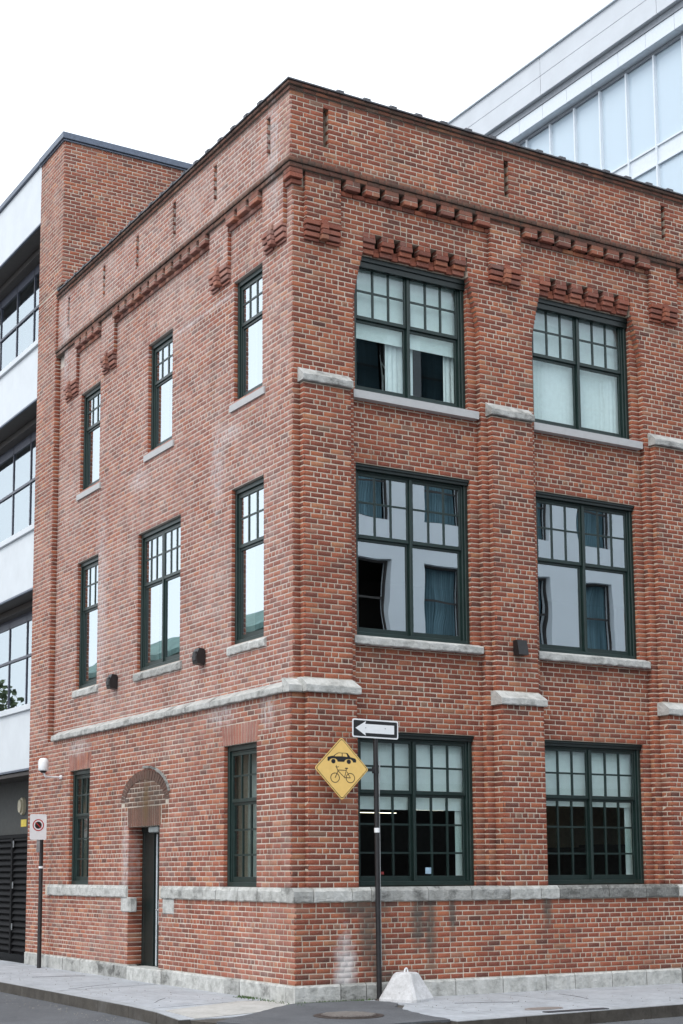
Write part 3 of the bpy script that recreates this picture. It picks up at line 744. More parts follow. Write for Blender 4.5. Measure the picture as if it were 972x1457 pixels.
# ---- windows
def bxk(mb, kind, u0, u1, d0, d1, z0, z1, at=(.5, 0, 0), b=0):
    if kind == 'F': mb.box(u0, u1, d0, d1, z0, z1, at, b)
    else: mb.box(d0, d1, u0, u1, z0, z1, at, b)
def window(kind, u0, u1, z0, z1, d, zt, upper, lower, cols, double=False, glass=GLASS, frame=.055, headh=.07, light=False):
    """outer frame at depth d; zt transom height; upper / lower: heights of horizontal bars; cols lights per half"""
    f = MB(); fw = frame
    for (a, b, e, g_) in ((u0, u0 + fw, z0, z1), (u1 - fw, u1, z0, z1), (u0 + fw, u1 - fw, z1 - headh, z1), (u0 + fw, u1 - fw, z0, z0 + .06)):
        bxk(f, kind, a, b, d, d + .14, e, g_, b=.005)
    for (a, b, e, g_) in ((u0 + fw, u0 + fw + .03, z0 + .06, z1 - headh), (u1 - fw - .03, u1 - fw, z0 + .06, z1 - headh), (u0 + fw + .03, u1 - fw - .03, z1 - headh - .03, z1 - headh)):
        bxk(f, kind, a, b, d + .03, d + .13, e, g_, b=.004)
    root = f.build('window', GREEN, BLD)
    if kind == 'F': hb = MB(); hh = .15 if z1 > 9 else .075; bxk(hb, kind, u0, u1, d - .03, d - .002, z1 - hh, z1 - .001, b=.004); bxk(hb, kind, u0, u1, d - .05, d - .031, z1 - hh * .45, z1 - .001, b=.004); hb.build('head_shade_board', GREEND, root)  # dark boards standing in for the shade at the window head
    iu0, iu1, iz0, iz1 = u0 + fw + .03, u1 - fw - .03, z0 + .06, z1 - headh - .03
    halves = [(iu0, iu1)]
    if double:
        m_ = (iu0 + iu1) / 2; halves = [(iu0, m_ - .022), (m_ + .022, iu1)]; mm = MB(); bxk(mm, kind, m_ - .022, m_ + .022, d + .02, d + .12, iz0, iz1, b=.004); mm.build('mullion', GREEN, root)
    for (a, b) in halves:
        for (e, g_, bars, dd) in ((zt, iz1, upper, d + (.045 if kind == 'F' else .025)), (iz0, zt, lower, d + (.075 if kind == 'F' else .045))):
            s = MB(); sw = .030; top = .038; bot = .05 if e == zt else .07
            bxk(s, kind, a, a + sw, dd, dd + .04, e, g_, b=.003); bxk(s, kind, b - sw, b, dd, dd + .04, e, g_, b=.003)
            bxk(s, kind, a + sw, b - sw, dd, dd + .04, e, e + bot, b=.003); bxk(s, kind, a + sw, b - sw, dd, dd + .04, g_ - top, g_, b=.003)
            s.build('sash', GREEN, root)
            ga, gb, ge, gg = a + sw, b - sw, e + bot, g_ - top
            nc = cols if bars else 1
            ub = [ga + (gb - ga) * i / nc for i in range(nc + 1)]; zb_ = [ge, *bars, gg]
            for u in ub[1:-1]: t = MB(); bxk(t, kind, u - .014, u + .014, dd + .004, dd + .03, ge, gg); t.build('glazing_bar', GREEN, root)
            for z in bars: t = MB(); bxk(t, kind, ga, gb, dd + .007, dd + .033, z - .013, z + .013); t.build('glazing_bar', GREEN, root)
            for i in range(nc):
                for j in range(len(zb_) - 1):
                    t = MB(); bxk(t, kind, ub[i] + .004, ub[i + 1] - .004, dd + .016, dd + .021, zb_[j] + .004, zb_[j + 1] - .004)
                    o = t.build('pane', glass, root)
    return root
wR = {}
for k, (a, b) in enumerate(W1):
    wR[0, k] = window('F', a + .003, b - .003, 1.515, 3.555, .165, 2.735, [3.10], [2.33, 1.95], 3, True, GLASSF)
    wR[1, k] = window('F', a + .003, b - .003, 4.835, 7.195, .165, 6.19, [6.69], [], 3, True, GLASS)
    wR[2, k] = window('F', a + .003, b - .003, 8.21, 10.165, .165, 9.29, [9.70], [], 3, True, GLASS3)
for (a, b) in LW3: window('L', a + .003, b - .003, 8.31, 10.095, .055, 9.42, [9.74], [], 3, glass=GLASSL, frame=.045)
for i, (a, b) in enumerate(LW2): window('L', a + .003, b - .003, 4.84, 7.055, .055, 6.20, [6.62], [], 3, i == 1, glass=GLASSL, frame=.045)
wl = [window('L', a + .003, b - .003, 1.51, 3.415, -.045, 2.64, [3.0], [2.27, 1.93], 3, False, GLASSF) for (a, b) in LW1]
# blinds and curtains
def sheet(name, kind, parent, u0, u1, d, z0, z1, m_, wavy=0, taper=0, th=.004, n=None):
    n = n or (48 if wavy else 1); mb = MB(); vs = []
    for i in range(n + 1):
        t = i / n
        for z in (z0, z1):
            u = u0 + (u1 - u0) * t + (taper * (1 - t) if z == z1 else 0)
            dd = d + wavy * math.sin(t * (u1 - u0) * 75 + .4 * z) * (1 + .4 * math.sin(t * 9))
            for e in (0, th): vs.append((u, dd + e, z) if kind == 'F' else (dd + e, u, z))
    fs = []
    for i in range(n):
        o = 4 * i; fs += [(o, o + 2, o + 6, o + 4), (o + 1, o + 5, o + 7, o + 3), (o, o + 4, o + 5, o + 1), (o + 2, o + 3, o + 7, o + 6)]
    fs += [(0, 1, 3, 2), (4 * n, 4 * n + 2, 4 * n + 3, 4 * n + 1)]
    mb.add(vs, fs); return mb.build(name, m_, parent, smooth=False)
for k, (a, b) in enumerate(W1):
    sheet('roller_blind', 'F', wR[0, k], a + .03, b - .03, .33, 2.53 if k == 0 else 2.63, 3.5, BLIND)
    sheet('side_blind', 'F', wR[0, k], b - .17, b - .02, .36, 1.55, 3.5, BLIND)
    if k == 0:
        sheet('roller_blind', 'F', wR[2, k], a + .03, b - .03, .32, 9.05, 10.1, BLIND)
        sheet('curtain', 'F', wR[2, k], 1.72, 2.2, .40, 8.25, 9.5, CURT, .012)
        sheet('curtain', 'F', wR[2, k], 2.72, 2.9, .40, 8.25, 9.5, CURT, .010)
    else: sheet('curtain', 'F', wR[2, k], a + .03, b - .03, .34, 8.25, 10.1, CURT, .002)
for w, (a, b) in zip(wl, LW1):
    sheet('curtain', 'L', w, a + .12, a + .42, .20, 1.6, 3.35, DARKC, .01); sheet('roller_blind', 'L', w, a + .48, b - .1, .22, 1.6, 3.35, simple('grey_blind_cloth', (.25, .28, .28), .9) if w is wl[0] else bpy.data.materials['grey_blind_cloth'])
# stickers on the ground floor glass
for (u, z, w_, h_, m_) in ((2.19, 1.67, .10, .085, simple('pale_blue_sticker', (.35, .5, .62), .5)), (1.44, 1.665, .08, .035, simple('red_sticker', (.25, .03, .03), .5))):
    mb = MB(); mb.box(u, u + w_, .252, .255, z, z + h_); mb.build('sticker', m_, wR[0, 0])
# ---- door
dr = MB()
dr.box(.135, .26, 3.872, 3.94, .29, 2.33, b=.004); dr.box(.135, .26, 4.96, 5.028, .29, 2.33, b=.004); dr.box(.12, .26, 3.872, 5.028, 2.33, 2.398, b=.004)
dr.box(.14, .26, 4.60, 4.96, .29, 2.33, b=.004)
door = dr.build('door', GREEND, BLD)
mb = MB(); mb.box(.16, .20, 3.94, 4.60, .30, 2.32, b=.004); mb.build('door_leaf', GREEND, door)
mb = MB(); mb.box(.150, .162, 4.50, 4.535, .30, 2.28, b=.002); mb.build('edge_strip', SILV, door)
mb = MB(); mb.box(.145, .16, 4.38, 4.44, .92, 1.28, b=.003); mb.tube((.10, 4.41, 1.14), (.145, 4.41, 1.14), .014); mb.tube((.10, 4.42, 1.14), (.10, 4.30, 1.14), .012); mb.build('door_handle', STEEL, door)
mb = MB(); mb.box(.15, .16, 4.02, 4.36, 1.3, 2.2); mb.build('door_glass', GLASSF, door)
mb = MB(); mb.box(-.07, .12, 4.0, 4.35, 2.30, 2.39, b=.01); mb.build('door_lamp', simple('grey_lamp_case', (.2, .22, .22), .5), door)
# ---- interior shell: floors, far walls
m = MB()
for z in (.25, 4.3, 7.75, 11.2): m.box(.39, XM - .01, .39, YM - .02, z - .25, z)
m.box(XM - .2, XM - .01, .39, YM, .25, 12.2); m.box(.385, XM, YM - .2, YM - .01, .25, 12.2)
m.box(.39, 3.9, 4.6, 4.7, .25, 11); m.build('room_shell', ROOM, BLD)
m = MB(); m.box(6.7, XM - .3, 4.0, 4.1, .26, 4.04); m.build('room_partition', ROOMW, BLD)
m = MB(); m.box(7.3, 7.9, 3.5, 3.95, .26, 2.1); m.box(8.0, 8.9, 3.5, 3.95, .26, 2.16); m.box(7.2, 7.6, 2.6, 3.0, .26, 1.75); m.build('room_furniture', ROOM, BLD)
m = MB()
for (x0, x1, y, z) in ((2.57, 3.28, 2.6, 2.585), (3.52, 4.18, 2.6, 2.64), (5.90, 6.17, 2.6, 2.77), (6.22, 6.40, 2.6, 2.77)): m.box(x0, x1, y, y + .03, z, z + (.006 if x0 < 5 else .03))
m.build('ceiling_tube', TUBE, BLD)
# white stand seen behind the top left pane
st = empty('lamp_stand', 'thin white stand behind the upper left window over the corner', 'lamp stand', (1.93, .8, 7.75))
q = MB(); q.tube((1.93, .8, 7.75), (1.945, .8, 8.78), .012, n=8); q.build('stand_pole', WHITES, st).location = (-1.93, -.8, -7.75)
q = MB(); q.tube((1.945, .8, 8.72), (1.90, .8, 9.08), .010, .006, n=8); q.tube((1.915, .8, 8.97), (2.01, .8, 8.86), .010, n=8); q.tube((2.01, .8, 8.86), (2.02, .8, 8.76), .009, .005, n=8); q.build('stand_arm', WHITES, st).location = (-1.93, -.8, -7.75)
flush_bricks(BLD, 300)

# ================================================================== BRICK TOWER (party wall tower, taller)
TW = empty('brick_tower', 'taller narrow brick tower rising behind the far end of the corner building', 'building')
m = MB(); TX = -.1; TY0 = 8.67; TY1 = 9.62
m.box(TX, 6, TY0, TY1, .28, 12.40, (.5, .2, 0)); m.box(TX, 6, 8.40, TY1, 12.41, 15.2, (.5, .1, 0)); m.build('wall', MORTAR, TW)
def washT(u, z): return max(.05, .32 + .1 * math.sin(z * 1.9)) if z > 4 else .12
lay('L', TX, TY0, TY1, .30, 12.40, wash=washT); lay('L', TX, 8.40, TY1, 12.41, 15.2, wash=washT); lay('F', 8.40, TX, 6, 12.41, 15.2, wash=.06, phase=.03)
lay('F', TY0, TX, 0, 4.0, 12.40, headers=True)
flush_bricks(TW)
m = MB(); m.box(TX - .02, .3, TY0 - .01, TY1, .02, .295, (.5, .2, 0), .01); m.build('foundation_stone', STONE, TW)
m = MB(); m.box(TX - .03, 6, 8.37, TY1 + .02, 15.2, 15.23); m.box(TX - .06, 6, 8.34, TY1 + .04, 15.23, 15.36, b=.01); m.build('roof_flashing', COPEM, TW)

# ================================================================== WHITE PANEL BUILDING (left)
WB = empty('white_panel_building', 'modern white panelled building with dark strip windows left of the brick tower', 'building', (0, 9.65, 0))
def wb(mb, name, mat): o = mb.build(name, mat, WB); o.location = (0, -9.65, 0); return o
Y0, Y1 = 9.66, 30.
for (z0, z1) in ((14.18, 15.36), (10.67, 11.70), (7.0, 8.10), (3.62, 4.70)):
    y = Y0; i = 0
    while y < Y1:
        e = min(y + 2.9, Y1); m = MB(); m.box(-.02, .30, y, e - .012, z0, z1, b=.006); wb(m, 'wall_panel', WHITEP); y = e
    m = MB(); m.box(-.07, .55, Y0, Y1, z1, z1 + .11, b=.006); wb(m, 'ledge', WHITEP if z1 < 15 else COPEM)
    m = MB(); m.box(-.03, .01, Y0, Y1, z0 - .04, z0 - .002, b=.004); wb(m, 'soffit_edge', COPEM)
    m = MB(); m.box(.012, .6, Y0, Y1, z0 - .04, z0 - .002, b=.004); wb(m, 'soffit', BROWNM)
for (z0, z1, zr) in ((11.81, 14.13, 13.1), (8.21, 10.62, 9.5), (4.81, 6.95, 5.95)):
    m = MB(); m.box(.32, .62, Y0, Y1, z1 - .12, z1 - .001); wb(m, 'soffit', BROWNM)
    fr = MB(); fr.box(.50, .56, Y0, Y1, z0, z0 + .05); fr.box(.49, .56, Y0, Y1, zr - .025, zr + .025); fr.box(.50, .56, Y0, Y1, z1 - .3, z1 - .12)
    y = Y0 + .9; ys3 = [Y0]
    while y < Y1:
        fr.box(.50, .56, y - .016, y + .016, z0, z1 - .12); ys3.append(y); y += 1.05
    ys3.append(Y1); wo = wb(fr, 'window', simple('steel_blue_frame', (.06, .065, .09), .4) if 'steel_blue_frame' not in bpy.data.materials else bpy.data.materials['steel_blue_frame'])
    for a, b in zip(ys3[:-1], ys3[1:]):
        for (e, g_) in ((z0 + .05, zr - .035), (zr + .035, z1 - .3)):
            if b - a < .2: continue
            m = MB(); m.box(.52, .526, a + .03, b - .03, e, g_); o = m.build('pane', GLASSW, wo)
m = MB(); m.box(.9, 1.0, Y0, Y1, 3.6, 15.3); m.box(.3, 8, Y0, Y1, 15.1, 15.3); m.box(6, 6.2, Y0, Y1, 0, 15.1)
m.box(.56, .9, Y0, Y1, 3.65, 4.75); m.box(.56, .9, Y0, Y1, 7.0, 8.15); m.box(.56, .9, Y0, Y1, 10.7, 11.75); m.box(.56, .9, Y0, Y1, 14.15, 15.1); wb(m, 'inner_wall', ROOM)
# delivery bay
m = MB(); m.box(.56, .62, Y0, 16, 2.46, 3.57); wb(m, 'bay_panel', GREYP)
m = MB(); m.box(0.0, .62, Y0 + .002, 16, 3.50, 3.565); m.box(.3, 1.2, 16, Y1, .05, 3.57); wb(m, 'bay_ceiling', BROWNM)
gt = MB(); gt.box(.46, .58, Y0 + .02, Y0 + .10, .14, 2.45); gt.box(.46, .58, Y0 + .1, 15.9, 2.38, 2.45); gt.box(.44, .50, 12.0, 12.09, .14, 2.38); gt.box(.52, .58, Y0, 15.9, .14, 2.40); gate = wb(gt, 'louvre_gate', LOUV)
z = .2
while z < 2.33:
    for (a, b) in ((Y0 + .11, 11.99), (12.10, 15.88)):
        m = MB(); m.prism([(.455, z), (.455, z + .012), (.515, z + .105), (.515, z + .09)], 'y', a, b); m.build('slat', LOUV, gate)
    z += .118
m = MB()
for z in (.6, 1.4, 2.2): m.box(.43, .445, 11.92, 11.95, z, z + .13)
m.build('hinge', STEEL, gate)
m = MB()
n = 16; pts = [(11.72 + .125 * math.cos(2 * math.pi * i / n) * (1.0), 3.0 + .17 * math.sin(2 * math.pi * i / n)) for i in range(n)]
m.prism(pts, 'x', .50, .56); m.prism([((p - 11.72) * .75 + 11.72, (q - 3.0) * .75 + 3.0) for p, q in pts], 'x', .46, .50); wb(m, 'bulkhead_lamp', BEIGE)
m = MB(); m.box(.553, .557, 11.55, 11.86, 2.60, 2.74); wb(m, 'warning_sticker', simple('yellow_sticker', (.65, .5, .06), .5))

# ================================================================== GLASS OFFICE (top right, behind)
GB = empty('glass_office_building', 'tall modern glass and grey metal office block behind the brick parapet', 'building', (22, 10, 0))
def gb(mb, name, mat): o = mb.build(name, mat, GB); o.location = (-22, -10, 0); return o
GX = 22.; G0, G1 = 9.5, 46.
y = G0
while y < G1:                                            # grey screen panels of the roof storey
    e = min(y + 5.6, G1)
    for (a, b) in ((27.72, 28.40), (28.41, 29.08)): m = MB(); m.box(GX - .6, GX - .4, y, e - .02, a, b, b=.008); gb(m, 'screen_panel', GPAN)
    y = e
m = MB(); m.box(GX - .4, GX + 14, G0, G1, 27.72, 28.98); gb(m, 'roof_storey', GPAN)
m = MB(); m.box(GX - .68, GX + .5, G0 - .05, G1 + .05, 29.082, 29.14, b=.01); gb(m, 'roof_edge', GFASC)
m = MB(); m.box(GX - .45, GX + 1, G0, G1, 27.50, 27.715); gb(m, 'overhang_shade', simple('mid_grey_metal', (.24, .26, .29), .5))  # grey strip standing in for the shade line under the roof overhang
y = G0
while y < G1:
    e = min(y + 1.26, G1); m = MB(); m.box(GX - .42, GX + .3, y, e - .012, 26.98, 27.495, b=.006); gb(m, 'fascia_panel', GFASC); y = e
m = MB(); m.box(GX - .10, GX + .6, G0, G1, 26.86, 26.975); gb(m, 'head_channel', bpy.data.materials['mid_grey_metal'])
mu = MB()
for k in range(4):
    zt = 26.86 - 3.6 * k; zb_ = zt - 2.95
    mu.box(GX - .10, GX + .1, G0, G1, zb_ - .65, zb_ - .60); mu.box(GX - .10, GX + .1, G0, G1, zb_ - .05, zb_); mu.box(GX - .05, GX + .1, G0, G1, zb_ - .60, zb_ - .05)
    y = G0
    while y <= G1: mu.box(GX - .13, GX + .1, y - .03, y + .03, zb_ - .65, zt - .001); y += 1.26
    y = G0
    while y < 33: m = MB(); m.box(GX - .02, GX + .0, y + .03, y + 1.23, zb_, zt); gb(m, 'pane', GLASSB); y += 1.26
    m = MB(); m.box(GX + .3, GX + 12, G0, G1, zt - .2, zt - .02); gb(m, 'ceiling', WHITEP)
gb(mu, 'mullion_grid', GFASC)
m = MB(); m.box(GX + 3, GX + 14, G0 + .1, G1 - .1, 0, 27.7); m.box(GX - .0, GX + 3, G0 + .1, G1 - .1, 0, 12.3); gb(m, 'core_wall', WHITEP)

# ================================================================== ACROSS THE STREETS (seen in the window glass)
OB = empty('pale_building', 'pale rendered building across the street mirrored in the window glass', 'building', (10, -20, 0))
def wall_with(name, mat, kind, c0, c1, u0, u1, z0, z1, holes, parent, off):
    m = MB(); panel(m, kind, c0, c1, u0, u1, z0, z1, holes); o = m.build(name, mat, parent); o.location = off; return o
ho = []
for z0, z1 in ((5.2, 7.5), (8.77, 11.0), (12.27, 14.5), (15.95, 18.1)):
    for x in (1.2, 4.1, 6.9, 10.6, 13.5, 16.2, 19.6, 22.3, 26, 29, 32): ho.append((x, x + 1.5, z0, z1))
off = (-10, 20, 0)
wall_with('wall', FARW, 'F', -20, -20.4, 0, 36, 4.3, 19.5, ho, OB, off)
m = MB(); m.box(0, 36, -20.5, -20.05, 0, 4.29); o = m.build('shopfront', ROOM, OB); o.location = off
m = MB(); m.box(0, 36, -32, -20.05, 19.1, 19.4); m.box(0, 36, -32, -31.8, 0, 19.1); m.box(0, .2, -31.8, -20.4, 0, 19.1); m.box(35.8, 36, -31.8, -20.4, 0, 19.1); m.box(.2, 35.8, -22.6, -22.4, 0, 19.1); o = m.build('inner_wall', ROOM, OB); o.location = off
for (a, b, z0, z1) in ho:
    m = MB(); m.box(a + .004, b - .004, -20.26, -20.2, z0 + .004, z0 + .07); m.box(a + .004, b - .004, -20.26, -20.2, z1 - .07, z1 - .004); m.box(a + .004, a + .06, -20.26, -20.2, z0 + .07, z1 - .07); m.box(b - .06, b - .004, -20.26, -20.2, z0 + .07, z1 - .07); m.box(a + .06, b - .06, -20.25, -20.21, (z0 + z1) / 2 - .03, (z0 + z1) / 2 + .03)
    w = m.build('window', BROWNM, OB); w.location = off
    dk = (13 < a < 14) and z0 < 10
    if not dk: sheet('curtain', 'F', w, a + .05, b - .05, -20.42, z0 + .05, z1 - .05, simple('teal_curtain', (.14, .24, .28), .9, var=.45, scale=5, stretch=(5, 5, .1)) if 'teal_curtain' not in bpy.data.materials else bpy.data.materials['teal_curtain'], .03)
OC = empty('copper_roofed_building', 'brown brick building with green copper roof mirrored in the side windows', 'building', (-14, 24, 0))
m = MB(); m.box(-26, -14, 24, 44, .0, 9.7); o = m.build('wall', FARB, OC); o.location = (14, -24, 0)
m = MB(); m.prism([(-13.6, 9.7), (-13.6, 9.9), (-15.2, 10.9), (-24.8, 10.9), (-26.4, 9.9), (-26.4, 9.7)], 'y', 23.7, 44.3); o = m.build('roof', COPPER, OC); o.location = (14, -24, 0)
m = MB()
for i in range(6):
    for z in (1.2, 4.6, 7.8): m.box(-13.97, -13.9, 25.5 + i * 3.1, 26.8 + i * 3.1, z, z + 1.9)
o = m.build('window', ROOM, OC); o.location = (14, -24, 0)
TR = empty('street_tree', 'leafy street tree further along the side street mirrored in the far windows', 'tree', (-11, 52, 0))
m = MB(); m.tube((0, 0, 0), (.1, 0, 4), .28, .2); m.tube((.1, 0, 4), (.9, .4, 8.5), .18, .05); m.tube((.1, 0, 4), (-.9, -.3, 8), .16, .05); m.tube((.1, 0, 3.6), (.2, 1.4, 7.2), .14, .04); m.build('trunk', BARK, TR)
m = MB()
for i in range(2600):
    a = rnd.random() * 6.283; r = 3.1 * rnd.random() ** .45; h = rnd.uniform(-1, 1); rr_ = r * math.sqrt(1 - h * h * .9)
    if hsh(int(a * 2.2), int(h * 3)) < .28: continue
    c = Vector((rr_ * math.cos(a), rr_ * math.sin(a), 7.6 + h * 3.4)); u = Vector((rnd.gauss(0, 1), rnd.gauss(0, 1), rnd.gauss(0, 1))).normalized() * .17; v = u.orthogonal().normalized() * .11
    m.add([c - u, c + v, c + u, c - v], [(0, 1, 2, 3)])
m.build('crown', LEAF, TR)

# ================================================================== GROUND
def tagst(o): tag(o, kind='structure'); return o
Gz = .085
RZ = -.06
m = MB(); m.box(-400, 400, -400, 400, RZ - .5, RZ); tagst(m.build('road', ASPH))
# pavements: slabs with joints, kerb stones
def poly(name, pts, z0, z1, mat, parent=None): m = MB(); m.prism(pts, 'z', z0, z1); return m.build(name, mat, parent)
pv = MB(); pv.prism([(-1.80, 60), (-1.80, .6), (-1.86, -.25), (-2.05, -1.3), (-1.75, -2.45), (-.9, -3.0), (.3, -2.9), (5.0, -2.55), (40, -2.2), (40, .0), (-.0, .0), (.0, 60)], 'z', -.3, Gz - .012)
pave = tagst(pv.build('pavement', KERB))
KL = [(-1.80, 60), (-1.80, .6), (-1.86, -.25), (-2.05, -1.3)]
def kerb_line(y): 
    if y > .6: return -1.80
    if y > -.25: return -1.80 - .06 * (.6 - y) / .85
    return -1.86 - .19 * (-.25 - y) / 1.05
ysl = [-1.28, .2, 1.7, 3.4, 5.25, 7.1, 9.0, 10.9, 12.8, 14.7, 16.6, 18.5]
for a, b in zip(ysl[:-1], ysl[1:]):
    j = .38
    p = [(kerb_line(a) + .0, a + .010), (-.10 if a > 0 else -.12, a + .010 + (j if a > 0 else 0) * 1), (-.10 if a > 0 else -.12, b - .010 + j), (kerb_line(b), b - .010)]
    poly('paving_slab', p, Gz - .03, Gz + rnd.uniform(-.002, .002), CONC, pave)
def kerb_r(x): return -2.9 + (x - .3) * .0745 if x < 5 else -2.55 + (x - 5) * .01
xsl = [1.05, 2.95, 5.05, 7.2, 9.3, 11.4, 13.5, 15.6]
for a, b in zip(xsl[:-1], xsl[1:]): poly('paving_slab', [(a + .010, kerb_r(a)), (b - .010, kerb_r(b)), (b - .010, -.2), (a + .010, -.2)], Gz - .03, Gz + rnd.uniform(-.002, .002), CONC, pave)
poly('paving_slab', [(.75, -.42), (1.0, -1.0), (.62, -1.5), (.45, -2.1), (.30, -2.895), (1.04, kerb_r(1.04)), (1.04, -.21), (.7, -.22)], Gz - .03, Gz + .001, CONC, pave)
poly('concrete_apron', [(-1.98, -1.27), (-.95, -.95), (-.28, -.42), (-.12, -.21), (-.12, .3), (-.5, .5), (-1.86, -.2)], Gz - .03, Gz + .006, APRON, pave)
# asphalt patch at the corner with ragged edge
base = [(-.13, -.235), (.25, -.24), (.6, -.25), (.80, -.36), (1.02, -.62), (.92, -.95), (.66, -1.3), (.55, -1.7), (.42, -2.2), (.34, -2.9), (-.9, -3.0), (-1.75, -2.45), (-1.95, -1.75), (-1.5, -1.35), (-1.0, -.95), (-.62, -.6), (-.32, -.36)]
pp_ = []
for i, (x, y) in enumerate(base):
    x2, y2 = base[(i + 1) % len(base)]
    for t in (0, .25, .5, .75): pp_.append((x + (x2 - x) * t + rnd.uniform(-.02, .02), y + (y2 - y) * t + rnd.uniform(-.015, .015)))
poly('asphalt_patch', pp_, Gz - .02, Gz + .009, ASPH, pave)
def kerbstone(pts):
    m = MB(); m.prism(pts, 'z', RZ - .1, Gz - .006); o = m.build('kerb_stone', KERB, pave); return o
y = -1.28
while y < 26:
    e = y + .98; kerbstone([(kerb_line(y) - .15, y + .004), (kerb_line(e) - .15, e - .004), (kerb_line(e) - .003, e - .004), (kerb_line(y) - .003, y + .004)])
    m = MB(); m.prism([(kerb_line(y) - .14, y + .002), (kerb_line(e) - .14, e - .002), (kerb_line(e) - .004, e - .002), (kerb_line(y) - .004, y + .002)], 'z', Gz - .006, Gz + .001); m.build('kerb_top', KTOP, pave); y = e
x = .32
while x < 20:
    e = x + 1.0
    if not (1.7 < x < 2.6 and False):
        kerbstone([(x + .004, kerb_r(x) - .15), (e - .004, kerb_r(e) - .15), (e - .004, kerb_r(e) - .003), (x + .004, kerb_r(x) - .003)])
        m = MB(); m.prism([(x + .002, kerb_r(x) - .14), (e - .002, kerb_r(e) - .14), (e - .002, kerb_r(e) - .004), (x + .002, kerb_r(x) - .004)], 'z', Gz - .006, Gz + .001); m.build('kerb_top', KTOP, pave)
    x = e
poly('pavement', [(-20, 60), (-12.5, 60), (-12.5, -60), (-20, -60)], -.3, Gz, CONC)['kind'] = 'structure'
poly('pavement', [(-4, -20.05), (40, -20.05), (40, -16.5), (-4, -16.5)], -.3, Gz, CONC)['kind'] = 'structure'
# manhole cover: cast iron with raised ribs
mh = empty('manhole_cover', 'round ribbed iron manhole cover in the asphalt at the street corner', 'manhole cover', (-.40, -1.95, Gz + .009))
m = MB(); n = 40; ring = [(math.cos(2 * math.pi * i / n), math.sin(2 * math.pi * i / n)) for i in range(n)]
m.prism([(.40 * a, .40 * b) for a, b in ring], 'z', 0, .006); m.build('frame', RUST, mh)
m = MB(); m.prism([(.33 * a, .33 * b) for a, b in ring], 'z', .006, .012); m.build('cover', RUST, mh)
m = MB()
for i in range(-7, 8):
    for j in range(-7, 8):
        x, y = i * .043, j * .043
        if x * x + y * y < .30 ** 2: m.box(x - .016, x + .016, y - .012, y + .012, .012, .024)
m.build('rib', simple('worn_iron', (.34, .31, .29), .4, .5), mh)
dn = empty('storm_drain', 'kerb storm drain with iron cover plate and dark inlet', 'storm drain', (2.05, -2.5, Gz))
m = MB(); m.prism([(.27 * a, .12 + .13 * b) for a, b in ring], 'z', .002, .008); m.build('cover_plate', bpy.data.materials['worn_iron'], dn)
m = MB(); m.box(-.30, .62, -.33, -.215, -.05, .012, b=.006); m.build('iron_lintel', simple('dark_iron', (.04, .042, .05), .5, .4), dn)
m = MB(); m.box(-.12, .48, -.325, -.20, -.14, -.052); m.build('inlet', simple('inlet_shade_black', (.008, .008, .008), .9), dn)  # black block standing in for the shaded opening
# weeds at the wall foot
m = MB()
for i in range(420):
    if rnd.random() < .6: x = rnd.gauss(-.2, .05); y = rnd.gauss(.9, .12) if rnd.random() < .5 else rnd.gauss(-.1, .5) + .2; x = min(x, -.14)
    else: x = rnd.uniform(-.1, 1.0); y = rnd.uniform(-.30, -.24)
    h = rnd.uniform(.01, .035); a = rnd.random() * 3.14; dx, dy = .008 * math.cos(a), .008 * math.sin(a)
    m.add([(x - dx, y - dy, Gz), (x + dx, y + dy, Gz), (x + dy, y - dx, Gz + h)], [(0, 1, 2)])
tag(m.build('weeds', simple('weed_green', (.05, .09, .025), .8)), 'small green weeds growing along the foot of the wall', 'weeds', kind='stuff')

# ================================================================== STREET FURNITURE
sp = empty('sign_post', 'black steel post carrying a left arrow sign and a yellow diamond sign', 'sign post', (1.05, -.34, Gz))
def L(o): o.parent = sp; o.location = (-1.05, .34, -Gz); return o
m = MB(); m.tube((1.05, -.34, Gz), (1.025, -.34, 3.64), .034, .031, 14); L(m.build('post', BLACK, None))
m = MB(); m.tube((1.05, -.34, Gz), (1.05, -.34, Gz + .02), .06, .05, 14); L(m.build('base_collar', RUST, None))
m = MB(); m.tube((1.071, -.365, .5), (1.058, -.37, 2.98), .004, n=6); m.tube((1.058, -.37, 2.7), (1.062, -.38, 3.12), .008, n=6); L(m.build('cable', STEEL, None))
m = MB(); m.tube((1.037, -.34, 2.20), (1.036, -.34, 2.26), .036, n=12); L(m.build('tape_band', WHITES, None))
def rrect(x0, x1, z0, z1, r, n=5):
    pts = []
    for cx, cz, a0 in ((x1 - r, z1 - r, 0), (x0 + r, z1 - r, 90), (x0 + r, z0 + r, 180), (x1 - r, z0 + r, 270)):
        for i in range(n + 1): a = math.radians(a0 + 90 * i / n); pts.append((cx + r * math.cos(a), cz + r * math.sin(a)))
    return pts
SY = -.385
ax0, ax1, az0, az1 = .648, 1.352, 3.41, 3.65
def rotx(pts, c, ang): return [(c[0] + (x - c[0]) * math.cos(ang) - (z - c[1]) * math.sin(ang), c[1] + (x - c[0]) * math.sin(ang) + (z - c[1]) * math.cos(ang)) for x, z in pts]
ac = ((ax0 + ax1) / 2, (az0 + az1) / 2)
T = lambda p: rotx(p, ac, -.012)
m = MB(); m.prism(T(rrect(ax0, ax1, az0, az1, .025)), 'y', SY, SY + .004, mi=0); m.prism(T(rrect(ax0 + .018, ax1 - .018, az0 + .018, az1 - .018, .018)), 'y', SY - .0015, SY, mi=1)
cz = ac[1]; m.prism(T([(ax0 + .045, cz), (ax0 + .205, cz + .095), (ax0 + .195, cz + .058), (ax1 - .065, cz + .058), (ax1 - .065, cz - .058), (ax0 + .195, cz - .058), (ax0 + .205, cz - .095)]), 'y', SY - .003, SY - .0015, mi=0)
L(m.build('arrow_plate', [WHITES, SIGNB], None))
m = MB()
